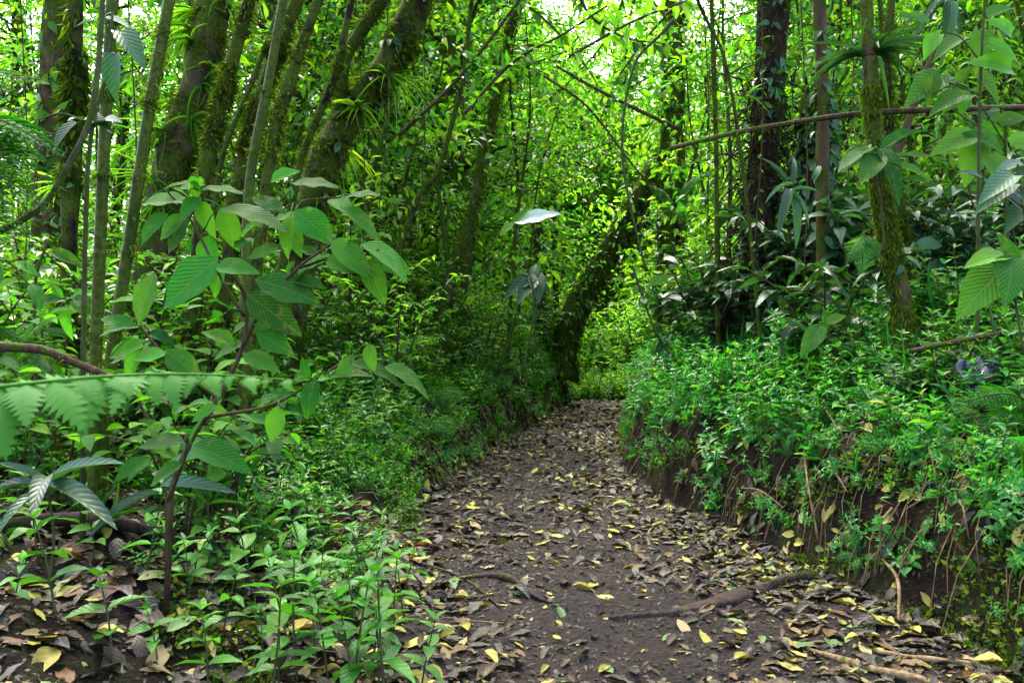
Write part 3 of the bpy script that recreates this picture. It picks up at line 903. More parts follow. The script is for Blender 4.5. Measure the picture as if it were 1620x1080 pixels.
# middle trunks
mossy_tree('slender_tree', [(690, 540), (712, 450), (748, 330), (768, 200)], 9.5, 9.5, .075, .055, M['bark2'], 'broken slender trunk leaning right in the middle', 1500, .035, ext=None, crown=False, climb=40, climbL=.08)
mossy_tree('slender_tree', [(740, 420), (770, 240), (800, 80), (826, -20)], 10.5, 10.5, .07, .055, M['bark2'], 'slender trunk rising behind the broken trunk', 1500, .04, tuft=(.5, .62), tuftL=.25, climb=60)
mossy_tree('slender_tree', [(655, 330), (695, 265), (735, 110), (746, 0)], 9, 9, .035, .025, M['bark'], 'thin dark sapling stem forking left of the broken trunk', 500, .03, crown=False)
mossy_tree('dead_stump', [(860, 520), (856, 440), (850, 345)], 14.2, 14.2, .09, .075, M['bark'], 'dark upright stump under the pale upturned leaf', 600, .035, ext=None, crown=False, climb=30, cat='stump')
mossy_tree('dead_stump', [(880, 500), (876, 330), (872, 230)], 14.8, 14.8, .06, .05, M['bark'], 'thin dark dead stem right of the upright stump', 500, .035, ext=None, crown=False, climb=60, cat='stump')


def arch_ext(t, c, r):
    rm = MB()
    p, v, tt = surf(c, r, 260, .3, 1)
    for a, b in zip(p, v):
        l = R.uniform(.1, .5)
        rm.tube([a, a + b * .06 + (0, 0, -.3 * l), a + b * .1 + (R.normal() * .03, 0, -l)], [.006, .004, .002], 4, cap=False)
    part('hanging_root', rm.mesh('hanging_root', M['bark3']), t)


mossy_tree('arching_tree', [(888, 600), (905, 500), (940, 440), (985, 365), (1005, 325)], 13.6, 13.8, .2, .15, M['bark'], 'arching dark trunk hung with plants over the path end', 2400, .05, hang=.9, ext=.9, climb=420, climbL=.12, extra=arch_ext, climbm=M['shrub'])

# ================================================================== TREES ON THE RIGHT
R = np.random.default_rng(105); U = R.uniform


def debris(t, c, r):
    rm = MB()
    for i in range(700):
        a = c[R.integers(8, 26)] + rv(1)[0] * (.17, .12, .22)
        d = rv(1, .12)[0] + (0, 0, -.1)
        rm.tube([a, a + d * .5 + rv(1, .02)[0], a + d], [.009, .006, .003], 4, cap=False)
    part('root_mass', rm.mesh('root_mass', M['rootmass']), t)


mossy_tree('vine_clad_tree', [(1195, 520), (1200, 360), (1212, 180), (1226, 0)], 7.6, 7.6, .15, .12, M['rootmass'], 'dark trunk wrapped in a peaty brown root mass', 1300, .04, climb=300, climbL=.11, extra=debris)
mossy_tree('smooth_tree', [(1300, 480), (1302, 200), (1297, 0)], 6.6, 6.6, .05, .045, M['bark3'], 'smooth reddish brown trunk standing straight', 0, climb=140, climbL=.11, mossf=(0, .4))
mossy_tree('vine_clad_tree', [(1288, 560), (1290, 380), (1292, 230)], 7.2, 7.2, .13, .1, M['rootmass'], 'dark leafy trunk behind the smooth brown trunk', 900, .05, ext=.3, crown=False, climb=420, climbL=.14)


def bromeliad(t, c, r):
    part('bromeliad', tufts(c, r, (.70, .71, .72), .34, 12, .028, STRAP2, upw=.9).mesh('bromeliad', M['dark']), t)


mossy_tree('mossy_tree', [(1438, 560), (1425, 470), (1400, 340), (1384, 225), (1376, 100), (1370, -20)], 5.3, 5.4, .06, .035, M['bark2'], 'bright shaggy moss trunk topped with a strap-leaved bromeliad', 13000, .024, (0, .62), hang=1.5, climb=30, extra=bromeliad)
mossy_tree('mossy_tree', [(1448, 560), (1440, 400), (1412, 250), (1402, 90), (1410, 0)], 5.9, 5.9, .035, .025, M['bark'], 'thin crooked mossy stem right of the shaggy trunk', 1800, .035, hang=.6)
mossy_tree('slender_tree', [(1185, 350), (1150, 110), (1103, 0)], 6.4, 6.2, .014, .011, M['bark'], 'thin bare dark branch leaning left from the root mass', 0, crown=False, cat='tree', ext=1)
mossy_tree('slender_tree', [(1135, 400), (1132, 200), (1125, -10)], 7.5, 7.5, .022, .018, M['bark'], 'thin straight stem left of the dark root mass', 500, .03, crown=False, climb=30)
mossy_tree('liana', [(1395, 330), (1455, 140), (1490, 65), (1508, 0)], 6.8, 6.6, .032, .028, M['bark3'], 'bare brown liana slanting at the upper right', 0, ext=2, crown=False, cat='vine', sides=9, rough=.1)
mossy_tree('vine_clad_tree', [(1060, 430), (1062, 220), (1070, 0)], 12.5, 12.5, .2, .17, M['bark'], 'dark ivy-clad trunk beyond the path bend', 600, .06, climb=700, climbL=.15, climbm=M['tree'])
mossy_tree('vine_clad_tree', [(60, 620), (75, 300), (92, 0)], 8.5, 8.5, .16, .14, M['bark3'], 'dark reddish trunk far left in deep shade', 600, .05, climb=420, climbL=.15, climbm=M['tree'])
mossy_tree('vine_clad_tree', [(640, 520), (628, 300), (600, 60)], 11.5, 11.5, .1, .08, M['bark'], 'leafy dark trunk behind the dark leaning trunk', 600, .05, climb=420, climbL=.12, climbm=M['tree'])


def pole(pts, ys_, rad, mat, name, label, cat, mossn=0, leaves=None, group=None):
    w = np.array([at(px, py, y) for (px, py), y in zip(pts, ys_)]); b = w[0].copy(); c = curve(w - b, 30)
    r = np.linspace(rad[0], rad[1], len(c))
    t = empty(name, b); mb = MB(); mb.tube(c, r, 8, rough=.12); part('stem', mb.mesh('stem', mat), t)
    if mossn: part('moss', moss(c, r, mossn, .02).mesh('moss', M['moss']), t)
    if leaves:
        n, L, W, mt, tm = leaves; fo = MB()
        P, v, tt = surf(c, r, n); fo.leaves(tm, P, v + tt * .5 + rv(n, .4) + np.array([0, 0, -.2]), np.array([0, 0, 1.]) + rv(n, .3), L * R.uniform(.6, 1.2, n), W)
        part('foliage', fo.mesh('foliage', mt), t)
    tag(t, label, cat, group)


pole([(1060, 235), (1200, 203), (1390, 178), (1640, 170)], [5.4, 5.5, 5.6, 5.6], (.013, .023), M['twig'], 'bamboo_pole', 'horizontal mossy pole fallen across the right trees', 'pole', 300)
pole([(1115, -30), (1050, 50), (1005, 100), (985, 200), (990, 290), (1022, 430)], [6.5] * 6, (.012, .009), M['stem'], 'arching_vine', 'long thin green vine arching down to the path', 'vine', 60)
pole([(1000, 420), (1035, 520), (1060, 560)], [6.8] * 3, (.01, .008), M['stem'], 'vine', 'short dark vine stem over the right bank edge', 'vine', 0, (16, .13, .06, M['dark'], MIDW))
pole([(880, 105), (960, 150), (1075, 205)], [8] * 3, (.012, .02), M['twig'], 'branch', 'mossy branch slanting down towards the ivy-clad trunk', 'branch', 200, (40, .1, .04, M['shrub'], LO))
pole([(630, 215), (720, 130), (800, 30), (840, -30)], [8] * 4, (.02, .012), M['twig'], 'branch', 'thin branch rising from the leaning trunk to the top', 'branch', 200, (30, .12, .045, M['shrub'], MID))
pole([(735, 180), (810, 100), (890, 55), (960, 10)], [7.5] * 4, (.016, .009), M['twig'], 'branch', 'crossing branch with drooping leaves at top centre', 'branch', 100, (46, .13, .05, M['shrub'], MID))
pole([(860, 120), (930, 170), (1000, 260), (1060, 330)], [9] * 4, (.014, .009), M['twig'], 'branch', 'thin bare branch falling across the middle gap', 'branch', 60)
pole([(900, 90), (1000, 35), (1090, 0)], [5.5] * 3, (.01, .006), M['twig'], 'branch', 'leafy twig with yellow green leaves at top centre', 'branch', 0, (34, .13, .05, M['yellow'], MID))
for pts, yy, lab in (([(900, -60), (930, 20), (990, 60), (1060, 70)], 8, 'leafy branch drooping in at the top over the path end'), ([(1120, -40), (1040, 40), (980, 120), (950, 190)], 9, 'leafy branch hanging down before the bright canopy gap'),
                     ([(760, -40), (860, 30), (930, 110), (960, 170)], 10, 'leafy branch slanting across the top of the canopy gap'), ([(1000, -40), (960, 60), (900, 130), (850, 170)], 11, 'leafy branch reaching left across the canopy gap')):
    pole(pts, [yy] * 4, (.016, .006), M['twig'], 'branch', lab, 'branch', 60, (90, .13, .05, M['tree'], MID))
pole([(-20, 548), (60, 552), (110, 570), (180, 598)], [3.6] * 4, (.022, .016), M['twig'], 'branch', 'bare brown branch at the left edge above the frond', 'branch', 60)
pole([(1440, 555), (1540, 535), (1640, 520)], [4.4] * 3, (.012, .016), M['twig'], 'branch', 'dry brown branch lying over herbs at the right edge', 'branch', 60)
pole([(1540, 330), (1530, 260), (1570, 230), (1610, 400)], [5] * 4, (.006, .005), M['twig'], 'vine', 'thin looping vine by the big sunlit leaves', 'vine')
for i, (x0, x1, yb, dep) in enumerate(((560, 575, 420, 7.5), (612, 600, 330, 7.2), (668, 660, 400, 8.5), (1110, 1118, 380, 6.8), (1205, 1190, 430, 6.4), (1265, 1272, 470, 6.3), (1345, 1340, 300, 6.2), (1560, 1552, 330, 5.6), (30, 40, 450, 5.5), (200, 215, 450, 5))):
    pole([(x0, -40), ((x0 + x1) / 2 + 8, yb * .5), (x1, yb)], [dep] * 3, (.005, .004), M['twig'], 'hanging_vine',
         ['thin vine in front of the dark leaning trunk', 'thin vine dangling beside the leaning trunk top', 'thin hanging vine left of the broken trunk', 'hanging vine left of the root mass', 'hanging vine in front of the root mass',
          'hanging vine between root mass and smooth trunk', 'hanging vine left of the bromeliad trunk', 'hanging vine among the big sunlit leaves', 'hanging vine at the far left fronds', 'hanging vine between the two front bamboo culms'][i], 'vine', 30,
         (18, .07, .03, M['shrub'], LO), 'thin hanging vines')

# ================================================================== HERO SHRUB, left foreground
R = np.random.default_rng(106); U = R.uniform
hb = at(262, 800, 3.1); hb[2] = float(hz(hb[0], hb[1])) - .03
t = empty('pleated_leaf_shrub', hb); tag(t, 'large shrub with pleated pointed leaves on thin brown stems', 'shrub')
STEMS = [([(262, 800), (300, 700), (345, 630), (385, 545), (386, 465), (345, 412)], 3.1, 2.95, .012, .005),
         ([(385, 545), (420, 480), (470, 425), (525, 385)], 3.0, 2.9, .008, .004),
         ([(386, 500), (350, 440), (300, 345), (262, 300)], 3.02, 3.1, .007, .003),
         ([(300, 345), (312, 325), (325, 300)], 3.08, 3.1, .004, .003),
         ([(385, 545), (400, 440), (420, 350), (460, 300)], 3.0, 3.15, .007, .003),
         ([(330, 660), (430, 640), (500, 600), (560, 560)], 3.08, 3.0, .007, .003),
         ([(345, 630), (260, 560), (215, 500), (225, 440)], 3.08, 3.1, .007, .003),
         ([(262, 800), (285, 740), (297, 690)], 3.1, 2.9, .007, .004),
         ([(420, 350), (470, 320), (540, 312)], 3.1, 3.05, .004, .003),
         ([(470, 425), (550, 400), (600, 395)], 2.95, 2.9, .004, .003)]
allst = []
for pts, a, b, r0, r1 in STEMS:
    d = np.linspace(a, b, len(pts))
    c = curve([at(px, py, y) - hb for (px, py), y in zip(pts, d)], 20)
    if len(allst) in (0, 7): c[0][2] = 0
    mb = MB(); mb.tube(c, np.linspace(r0, r1, len(c)), 8, rough=.08)
    part('stem', mb.mesh('stem', M['twig']), t); allst.append(c)
ST = np.vstack(allst)


def hero_leaf(t, hb, base, tip, y, f, rn, ratio=.52, mat='pleat', dy=0., name='leaf', tm=HI, stems=None):
    A = at(*base, y) - hb; B = at(*tip, y + dy) - hb
    D = B - A; L = np.linalg.norm(D)
    N = nrm(f * np.array([-.1, -1, .25]) + (1 - f) * np.array([0, -.15, 1.]) + rv(1, .1)[0])
    mb = MB(); mb.leaves(HIS[R.integers(7)] if tm is HI else tm, [(0, 0, 0)], [D + (0, 0, .12 * L)], N, L, L * ratio * R.uniform(.82, 1.08), rn)
    if stems is not None:
        s = stems[np.argmin(np.linalg.norm(stems - A, axis=1))]
        k = min(1, .14 / (np.linalg.norm(s - A) + 1e-6))
        s = A + (s - A) * k
        mb.tube(curve([s - A, (s - A) * .5 + (0, 0, .01), (0, 0, 0)], 6), .0022, 5, rn=rn)
    o = part(name, mb.mesh(name, M[mat]), t); o.location = A
    return o


HLEAF = [((345, 408), (255, 492), 2.95, .8, .3), ((342, 424), (402, 424), 2.9, .6, .35), ((402, 441), (502, 480), 2.92, .55, .1), ((392, 466), (468, 530), 2.9, .75, .25),
      ((466, 333), (524, 384), 2.95, .8, .3), ((245, 432), (214, 515), 3.0, .9, .8), ((258, 300), (318, 280), 3.05, .25, .2), ((312, 300), (384, 303), 3.0, .3, .4),
      ((398, 312), (450, 337), 2.95, .6, .2), ((428, 288), (468, 266), 3.1, .6, .75), ((460, 290), (534, 294), 3.05, .3, .6), ((460, 342), (446, 402), 3.0, .7, .85),
      ((266, 338), (216, 380), 3.05, .7, .85), ((318, 318), (330, 372), 3.05, .9, .9), ((345, 330), (452, 347), 2.95, .2, .45), ((445, 390), (388, 410), 3.05, .6, .75),
      ((525, 380), (584, 437), 2.85, .85, .4), ((578, 412), (606, 478), 2.9, .7, .85), ((545, 312), (600, 306), 3.0, .3, .4), ((540, 330), (604, 372), 2.95, .5, .5),
      ((572, 385), (648, 428), 2.9, .35, .45), ((585, 544), (586, 588), 2.95, .95, .9), ((172, 566), (228, 536), 3.1, .5, .8), ((226, 545), (196, 600), 3.1, .7, .7),
      ((292, 698), (214, 709), 2.85, .5, .25), ((303, 706), (392, 738), 2.85, .5, .3), ((288, 735), (228, 766), 2.85, .5, .25), ((608, 580), (682, 616), 2.95, .45, .3),
      ((520, 596), (580, 580), 3.0, .4, .5), ((330, 372), (326, 440), 3.1, .85, .6), ((300, 345), (262, 400), 3.1, .7, .4), ((352, 420), (332, 470), 3.05, .8, .75),
      ((430, 350), (480, 340), 3.05, .3, .6), ((470, 425), (520, 400), 2.95, .4, .6), ((386, 545), (330, 560), 3.05, .4, .6), ((386, 560), (440, 590), 3.0, .5, .35),
      ((300, 590), (250, 600), 3.1, .4, .7), ((440, 640), (430, 700), 3.0, .6, .6), ((500, 600), (480, 660), 3.0, .7, .4), ((345, 640), (300, 665), 3.0, .5, .6),
      ((230, 480), (170, 470), 3.1, .4, .5), ((215, 515), (150, 520), 3.1, .4, .7), ((262, 560), (205, 570), 3.05, .4, .8), ((420, 360), (380, 330), 3.1, .5, .7),
      ((352, 330), (372, 395), 3.1, .8, .7), ((500, 330), (505, 372), 3.05, .8, .5), ((560, 560), (530, 610), 3.0, .6, .5), ((300, 700), (330, 640), 2.95, .3, .5),
      ((225, 322), (300, 318), 3.1, .3, .4), ((390, 500), (445, 545), 3.05, .5, .7), ((372, 545), (318, 520), 3.05, .4, .75), ((555, 575), (640, 600), 2.95, .3, .3)]
for b, e, y, f, rn in HLEAF:
    hero_leaf(t, hb, b, e, y, f, rn * .7, R.uniform(.5, .6), dy=-.04 * R.random(), stems=ST)

for i in range(46):
    q = ST[R.integers(20, len(ST))] + hb
    px, py = pix(q)
    if not (190 < px < 640 and 270 < py < 640): continue
    a = R.random() * 2 * PI; l = R.uniform(38, 85)
    hero_leaf(t, hb, (px + 12 * math.cos(a), py + 8 * math.sin(a)), (px + l * math.cos(a), py + 14 + l * .7 * math.sin(a)), q[1] + R.uniform(-.1, .15), R.uniform(.25, .85), R.random() * .7, R.uniform(.48, .6), dy=R.uniform(-.1, .05), stems=ST)

# ------------------------------------------------------------------ near frond across the left foreground
R = np.random.default_rng(107); U = R.uniform
fb = at(-60, 618, 1.12); tt_ = at(470, 602, 1.2)
t = empty('tree_fern_frond', fb); tag(t, 'near horizontal fern frond with drooping pinnae reaching in from the left edge', 'fern')
st, fo = MB(), MB()
c = curve([fb - fb, at(110, 600, 1.13) - fb, at(230, 592, 1.15) - fb, at(350, 593, 1.17) - fb, tt_ - fb], 24)
st.tube(c, np.linspace(.003, .001, len(c)), 6)
tan = nrm(np.gradient(c, axis=0))
for i in range(16):
    f = (i + .3) / 16.; x = f * (len(c) - 1); k = min(int(x), len(c) - 2); p = c[k] + (c[k + 1] - c[k]) * (x - k)
    pl = (.098 * (1 - f) ** .9 + .012) * (1.15 if i % 2 else .75) * R.uniform(.85, 1.15)
    for s in (-1, 1):
        d = nrm(np.array([.45 + R.normal() * .2, -.85 * s, -.42 + R.normal() * .12 if s > 0 else .02])); nn = nrm(np.array([.05 + R.normal() * .1, -.65, .8]))
        fo.leaves(PINNA, [p], [d * (1, 1, 1.25 if s > 0 else 1)], nn, pl, pl * R.uniform(.85, 1.1), .1 + .3 * R.random())
part('stem', st.mesh('stem', M['fern']), t); part('blade', fo.mesh('blade', M['fern']), t)


# ------------------------------------------------------------------ ferns
R = np.random.default_rng(108); U = R.uniform
def fern_thing(fronds, label, y, n=22, leaflets=10, Lp=.16, name='fern', group=None, droop=.12, mat='fern'):
    b = at(*fronds[0][0], y); t = empty(name, b)
    for base, tip, dy in fronds:
        A, B = at(*base, y) - b, at(*tip, y + dy) - b
        L = np.linalg.norm(B - A); fo, st = MB(), MB()
        frond(fo, st, A, B, (R.normal() * .2, -.55, .8), L * Lp / .5 * .5 if Lp < 0 else Lp * L, n, leaflets, sag=droop)
        o = part('frond', fo.mesh('frond', M[mat]), t); part('midrib', st.mesh('midrib', M['stem']), o)
    tag(t, label, 'fern', group)


fern_thing([((-120, 190), (105, 250), -.2), ((-120, 230), (110, 305), -.2), ((-120, 260), (95, 345), -.1), ((-120, 150), (85, 130), 0), ((-130, 300), (70, 390), 0)],
           'tree fern fronds hanging in at the far left beside the curved stem', 3.3, 17, 9, .34)
fern_thing([((640, 690), (690, 676), 0), ((680, 622), (752, 634), -.2), ((690, 630), (716, 650), -.2)], 'small pale fern on the left bank top', 7.6, 18, 8, .32)
fern_thing([((665, 672), (745, 680), -.2), ((670, 672), (720, 690), -.3), ((668, 672), (700, 660), 0)], 'small fern low on the cut left bank', 7.2, 16, 8, .3)
fern_thing([((1368, 372), (1362, 446), -.1), ((1368, 372), (1398, 420), -.1), ((1368, 372), (1335, 425), -.1)], 'fern hanging in front of the shaggy moss trunk', 5.0, 20, 8, .3, mat='herb')
fern_thing([((1640, 640), (1492, 645), -.25), ((1640, 645), (1540, 690), -.3), ((1640, 640), (1560, 612), 0)], 'pale fern frond reaching in over herbs at the right edge', 4.0, 24, 10, .22)
fern_thing([((1560, 868), (1476, 862), -.1), ((1562, 868), (1540, 905), -.15), ((1562, 868), (1640, 850), -.1), ((1560, 868), (1610, 900), -.1)], 'small fern on the bare bank face', 3.7, 18, 8, .26)
fern_thing([((1330, 735), (1400, 722), -.1), ((1330, 735), (1390, 750), -.15), ((1330, 735), (1300, 720), 0)], 'tiny fern on the right bank slope', 5.0, 16, 7, .28, mat='herb')
fern_thing([((1290, 772), (1345, 765), -.1), ((1290, 772), (1330, 790), -.1), ((1290, 772), (1262, 760), -.1)], 'tiny fern at the top of the bank face', 4.9, 14, 7, .3, mat='herb')
fern_thing([((1070, 330), (1120, 270), 0), ((1070, 330), (1140, 310), -.2), ((1070, 330), (1020, 290), 0), ((1070, 330), (1095, 370), -.2), ((1070, 330), (1030, 350), -.2)], 'bright fern crown in the trees left of the root mass', 8.5, 22, 9, .3)
fern_thing([((1480, 700), (1540, 690), -.1), ((1480, 700), (1440, 720), -.1), ((1480, 700), (1500, 735), -.15)], 'tiny fern among litter high on the right bank', 4.2, 14, 7, .3, mat='herb')
fern_thing([((40, 540), (-40, 520), 0), ((30, 540), (110, 500), -.1), ((30, 540), (95, 600), -.2)], 'fern below the curved grey stem', 4.2, 20, 9, .28)

# ------------------------------------------------------------------ strap and broad leaved plants
R = np.random.default_rng(109); U = R.uniform


def rosette(name, centre, y, leaves, label, mat, ratio, cat='plant', stem=None, tm=STRAP, f=.35, bow=.3):
    b = at(*centre, y); t = empty(name, b)
    if stem is not None:
        g = at(*stem, y) - b; q = g + b; g[2] = min(g[2], float(hz(q[0], q[1])) - b[2]) if stem[1] > 560 else g[2]
        mb = MB(); mb.tube(curve([g, g * .5 + (.01, .02, 0), (0, 0, 0)], 10), .008 if y > 4 else .006, 6); part('stem', mb.mesh('stem', M['stem']), t)
    for tip, dy in leaves:
        B = at(*tip, y + dy) - b; L = np.linalg.norm(B) * 1.1
        N = nrm(f * np.array([0, -1, .3]) + (1 - f) * np.array([0, 0, 1.]) + rv(1, .12)[0])
        mb = MB(); mb.leaves(HIS[R.integers(7)] if tm is HI else tm, [(0, 0, 0)], [B + (0, 0, bow * U(.3, 1.3) * L)], N, L * U(.75, 1.08), L * ratio * U(.8, 1.1))
        o = part('leaf', mb.mesh('leaf', M[mat]), t); o.location = rv(1)[0] * (.012, .012, .03)
    tag(t, label, cat)


rosette('strap_leaved_plant', (75, 772), 3.3, [((-5, 728), -.1), ((178, 742), -.1), ((150, 798), -.2), ((18, 802), -.2), ((52, 834), -.25), ((110, 730), .1), ((-20, 775), 0)], 'dark glossy strap-leaved plant in the left foreground', 'dark', .2, stem=(78, 860))
rosette('strap_leaved_plant', (262, 772), 3.3, [((162, 815), -.15), ((346, 758), -.1), ((330, 790), -.2), ((225, 740), .1), ((285, 735), .15)], 'dark strap-leaved plant under the pleated-leaf shrub', 'dark', .18, stem=(262, 850))
rosette('broad_leaved_plant', (1388, 245), 4.9, [((1440, 192), 0), ((1496, 250), -.1), ((1328, 300), -.15), ((1333, 258), -.1), ((1424, 312), -.25), ((1462, 214), 0), ((1343, 240), 0), ((1372, 300), -.25), ((1336, 225), .1), ((1450, 285), -.2)],
        'plant with long dark leaves radiating before the shaggy trunk', 'pleat', .3, stem=(1400, 400), tm=HI)


def sapling(name, stems, leaves, y, label, mat, tm, ratio=.6, f=.7, cat='sapling', extra=0, el=(40, 75)):
    b = at(*stems[0][0], y); t = empty(name, b); al = []
    for k, pts in enumerate(stems):
        c = curve([at(px, py, y + .05 * k * (j > 0)) - b for j, (px, py) in enumerate(pts)], 16)
        if k == 0: c[0][2] = min(c[0][2], float(hz(b[0], b[1])) - b[2] - .05)
        mb = MB(); mb.tube(c, np.linspace(.012, .006, len(c)) if k == 0 else np.linspace(.006, .003, len(c)), 7); part('stem', mb.mesh('stem', M['stem']), t); al.append(c)
    al = np.vstack(al)
    for i in range(extra):
        q = al[R.integers(8, len(al))] + b; px, py = pix(q); a = R.random() * 6.28; l = R.uniform(*el)
        leaves = leaves + [((px + 10 * math.cos(a), py + 6 * math.sin(a)), (px + l * math.cos(a), py + 16 + l * .7 * math.sin(a)))]
    for base, tip in leaves:
        hero_leaf(t, b, base, tip, y + R.uniform(-.12, .12), f * R.uniform(.6, 1.15), R.random() * .7, ratio * R.uniform(.9, 1.1), mat, -.1 * R.random(), 'leaf', tm, al)
    tag(t, label, cat)


sapling('large_leaved_sapling', [[(1545, 640), (1548, 300), (1552, 100), (1560, -30)], [(1552, 100), (1520, 60), (1490, 50)], [(1552, 150), (1500, 130), (1470, 110)], [(1548, 200), (1500, 170), (1450, 150)]],
        [((1525, 60), (1478, 88)), ((1560, 25), (1605, 8)), ((1600, 55), (1570, 28)), ((1560, 70), (1620, 95)), ((1490, 120), (1440, 160)), ((1525, 150), (1475, 175)), ((1470, 40), (1430, 20)), ((1600, 110), (1545, 95))], 4.7,
        'sapling with big translucent leaves at the upper right corner', 'big', HEART, .62, .75, extra=9)
sapling('large_leaved_sapling', [[(1600, 640), (1592, 300), (1590, 180)], [(1592, 230), (1540, 150), (1510, 130)], [(1592, 240), (1550, 215), (1500, 205)]],
        [((1540, 115), (1590, 160)), ((1550, 200), (1605, 240)), ((1540, 215), (1480, 240)), ((1590, 200), (1540, 170)), ((1600, 230), (1650, 210)), ((1560, 250), (1610, 300)), ((1545, 230), (1530, 290))], 5.0,
        'sapling with big sunlit leaves beside the pole end', 'big', HEART, .62, .75, extra=9)
sapling('large_leaved_sapling', [[(1640, 640), (1625, 380), (1610, 260)], [(1620, 330), (1580, 300), (1555, 290)]],
        [((1600, 290), (1550, 330)), ((1620, 260), (1575, 270)), ((1630, 320), (1590, 365))], 4.4, 'half hidden large-leaved sapling at the right edge', 'dark', HEART, .55, .6, extra=10)
sapling('large_leaved_sapling', [[(1465, 640), (1470, 400), (1450, 330)], [(1470, 420), (1500, 390), (1530, 385)]], [], 6.0, 'dark-leaved sapling between the shaggy trunk and the edge leaves', 'dark', HI, .45, .5, extra=24, el=(35, 60))
sapling('large_leaved_sapling', [[(60, 640), (55, 460), (75, 380)], [(55, 460), (20, 420), (0, 410)], [(58, 520), (100, 480), (115, 470)]], [], 4.6, 'sapling with yellow green leaves under the curved grey stem', 'pleat', HI, .45, .6, extra=20, el=(35, 70))
sapling('large_leaved_sapling', [[(130, 640), (140, 250), (170, 110), (178, 20)], [(150, 200), (100, 180), (60, 190)], [(150, 160), (190, 120), (215, 110)]],
        [((152, 35), (116, 38)), ((162, 32), (205, 36)), ((182, 85), (172, 160)), ((190, 50), (225, 100))], 3.7, 'tall thin sapling with dark broad leaves by the straight bamboo culm', 'dark', HEART, .5, .5, extra=5)
rosette('pleated_leaf_shrub', (1598, 420), 3.6, [((1556, 440), -.1), ((1586, 372), -.1), ((1640, 400), 0), ((1548, 480), -.15), ((1630, 470), -.1), ((1560, 390), .1), ((1605, 490), -.2)], 'shrub with blue green pleated leaves at the right edge', 'pleat', .5, stem=(1620, 560), tm=HI, f=.6)
rosette('broad_leaved_plant', (1310, 520), 5.4, [((1290, 560), -.15), ((1308, 488), 0), ((1345, 505), -.05), ((1335, 540), -.1), ((1280, 515), 0)], 'pale plant with spotted broad leaves on the right bank', 'big', .5, stem=(1312, 580), tm=HI, f=.7)
rosette('strap_leaved_plant', (1250, 300), 6.0, [((1210, 330), -.1), ((1285, 350), -.1), ((1265, 240), 0), ((1225, 245), 0), ((1240, 370), -.2), ((1300, 290), 0), ((1270, 380), -.2)], 'dark strap-leaved plant perched on the root mass', 'dark', .16)
rosette('strap_leaved_plant', (1500, 5), 5.2, [((1475, 60), -.1), ((1500, 70), -.1), ((1525, 62), -.1), ((1540, 40), 0), ((1485, 45), 0), ((1512, 66), -.15), ((1460, 35), 0), ((1550, 20), 0)], 'tuft of dark hanging strap leaves at the top right', 'dark', .13, tm=STRAP2, bow=.5)
rosette('strap_leaved_plant', (1180, 165), 7.2, [((1150, 135), 0), ((1205, 130), 0), ((1165, 125), 0), ((1190, 122), 0), ((1145, 165), -.1), ((1210, 170), -.1)], 'bright bromeliad tuft above the root mass', 'bamboo', .1, tm=STRAP2)
rosette('broad_leaved_plant', (845, 440), 8.5, [((826, 485), -.2), ((800, 470), -.1), ((850, 490), -.2), ((868, 470), -.1), ((822, 430), 0), ((848, 412), .1)], 'broad-leaved arum with pale wet leaves before the stump', 'dark', .42, stem=(845, 560), tm=HEART, f=.6)
# upturned leaf, its sky reflection put into the pale base colour
b = at(812, 352, 8.0); t = empty('arum_plant', b)
for tip, rn, mt, f, nm, ra in (((886, 334), .9, 'pale', .35, 'sky_sheen_leaf', .4), ((838, 328), .6, 'big', .8, 'leaf', .5), ((790, 372), .4, 'big', .6, 'leaf', .5)):
    if mt not in M:
        M['pale'] = leafmat('sky_sheen_leaf', [(0, (.3, .38, .32)), (1, (.42, .5, .44))], tf=.15, rough=.25, veins=.5, vfreq=8, bstr=.3)
    B = at(*tip, 7.95) - b; L = np.linalg.norm(B)
    mb = MB(); mb.leaves(leaf_t(12, .4, .2, .06, sharp=.9, wave=.015, cols=3), [(0, 0, 0)], [B], nrm(np.array([-.1, -.75, .65]) if nm == 'sky_sheen_leaf' else np.array([0, -1, .9 + (1 - f)])), L, L * ra); o = part(nm, mb.mesh(nm, M[mt]), t)
    if nm == 'sky_sheen_leaf': o['label'] = 'upturned leaf with sky reflection put into its pale colour'
mb = MB(); g = at(825, 600, 8.0) - b; mb.tube(curve([g, (g * .5) + (.16, .05, 0), g * .15 + (.05, 0, 0), (0, 0, 0)], 14), .008, 6); part('stem', mb.mesh('stem', M['stem']), t)
tag(t, 'tall arum with an upturned leaf pale with sky sheen standing at mid picture', 'plant')

# crumpled dark sheet on the right bank
mb = MB(); nx = 14
gx, gy = np.meshgrid(np.linspace(-.13, .13, nx), np.linspace(-.07, .07, nx)); gz = .035 * vnoise(gx, gy, 22, 3) + .015 * vnoise(gx, gy, 60, 5) + gy * .9 - .02 * (gx / .13) ** 2
i = np.arange(nx - 1)[:, None] * nx; j = np.arange(nx - 1)[None]
mb.add(np.stack([gx, gy, gz], -1).reshape(-1, 3), np.stack([i + j, i + j + 1, i + nx + j + 1, i + nx + j], -1).reshape(-1, 4), rn=.5)
m_, nt, N_, K_, P_, O_ = newmat('dark_plastic'); P_.inputs['Base Color'].default_value = (.02, .022, .03, 1); P_.inputs['Roughness'].default_value = .18
o = part('crumpled_sheet', mb.mesh('crumpled_sheet', m_))
for y in np.arange(3.2, 9, .03):
    q = at(1560, 590, y)
    if q[2] < float(hz(q[0], q[1])) + .2: break
o.location = q; o.rotation_euler = (.3, 0, .2)
sm = o.modifiers.new('thickness', 'SOLIDIFY'); sm.thickness = .003
tag(o, 'crumpled shiny dark sheet lying among herbs at the right edge', 'plastic sheet')

# ================================================================== UNDERSTORY
R = np.random.default_rng(110); U = R.uniform


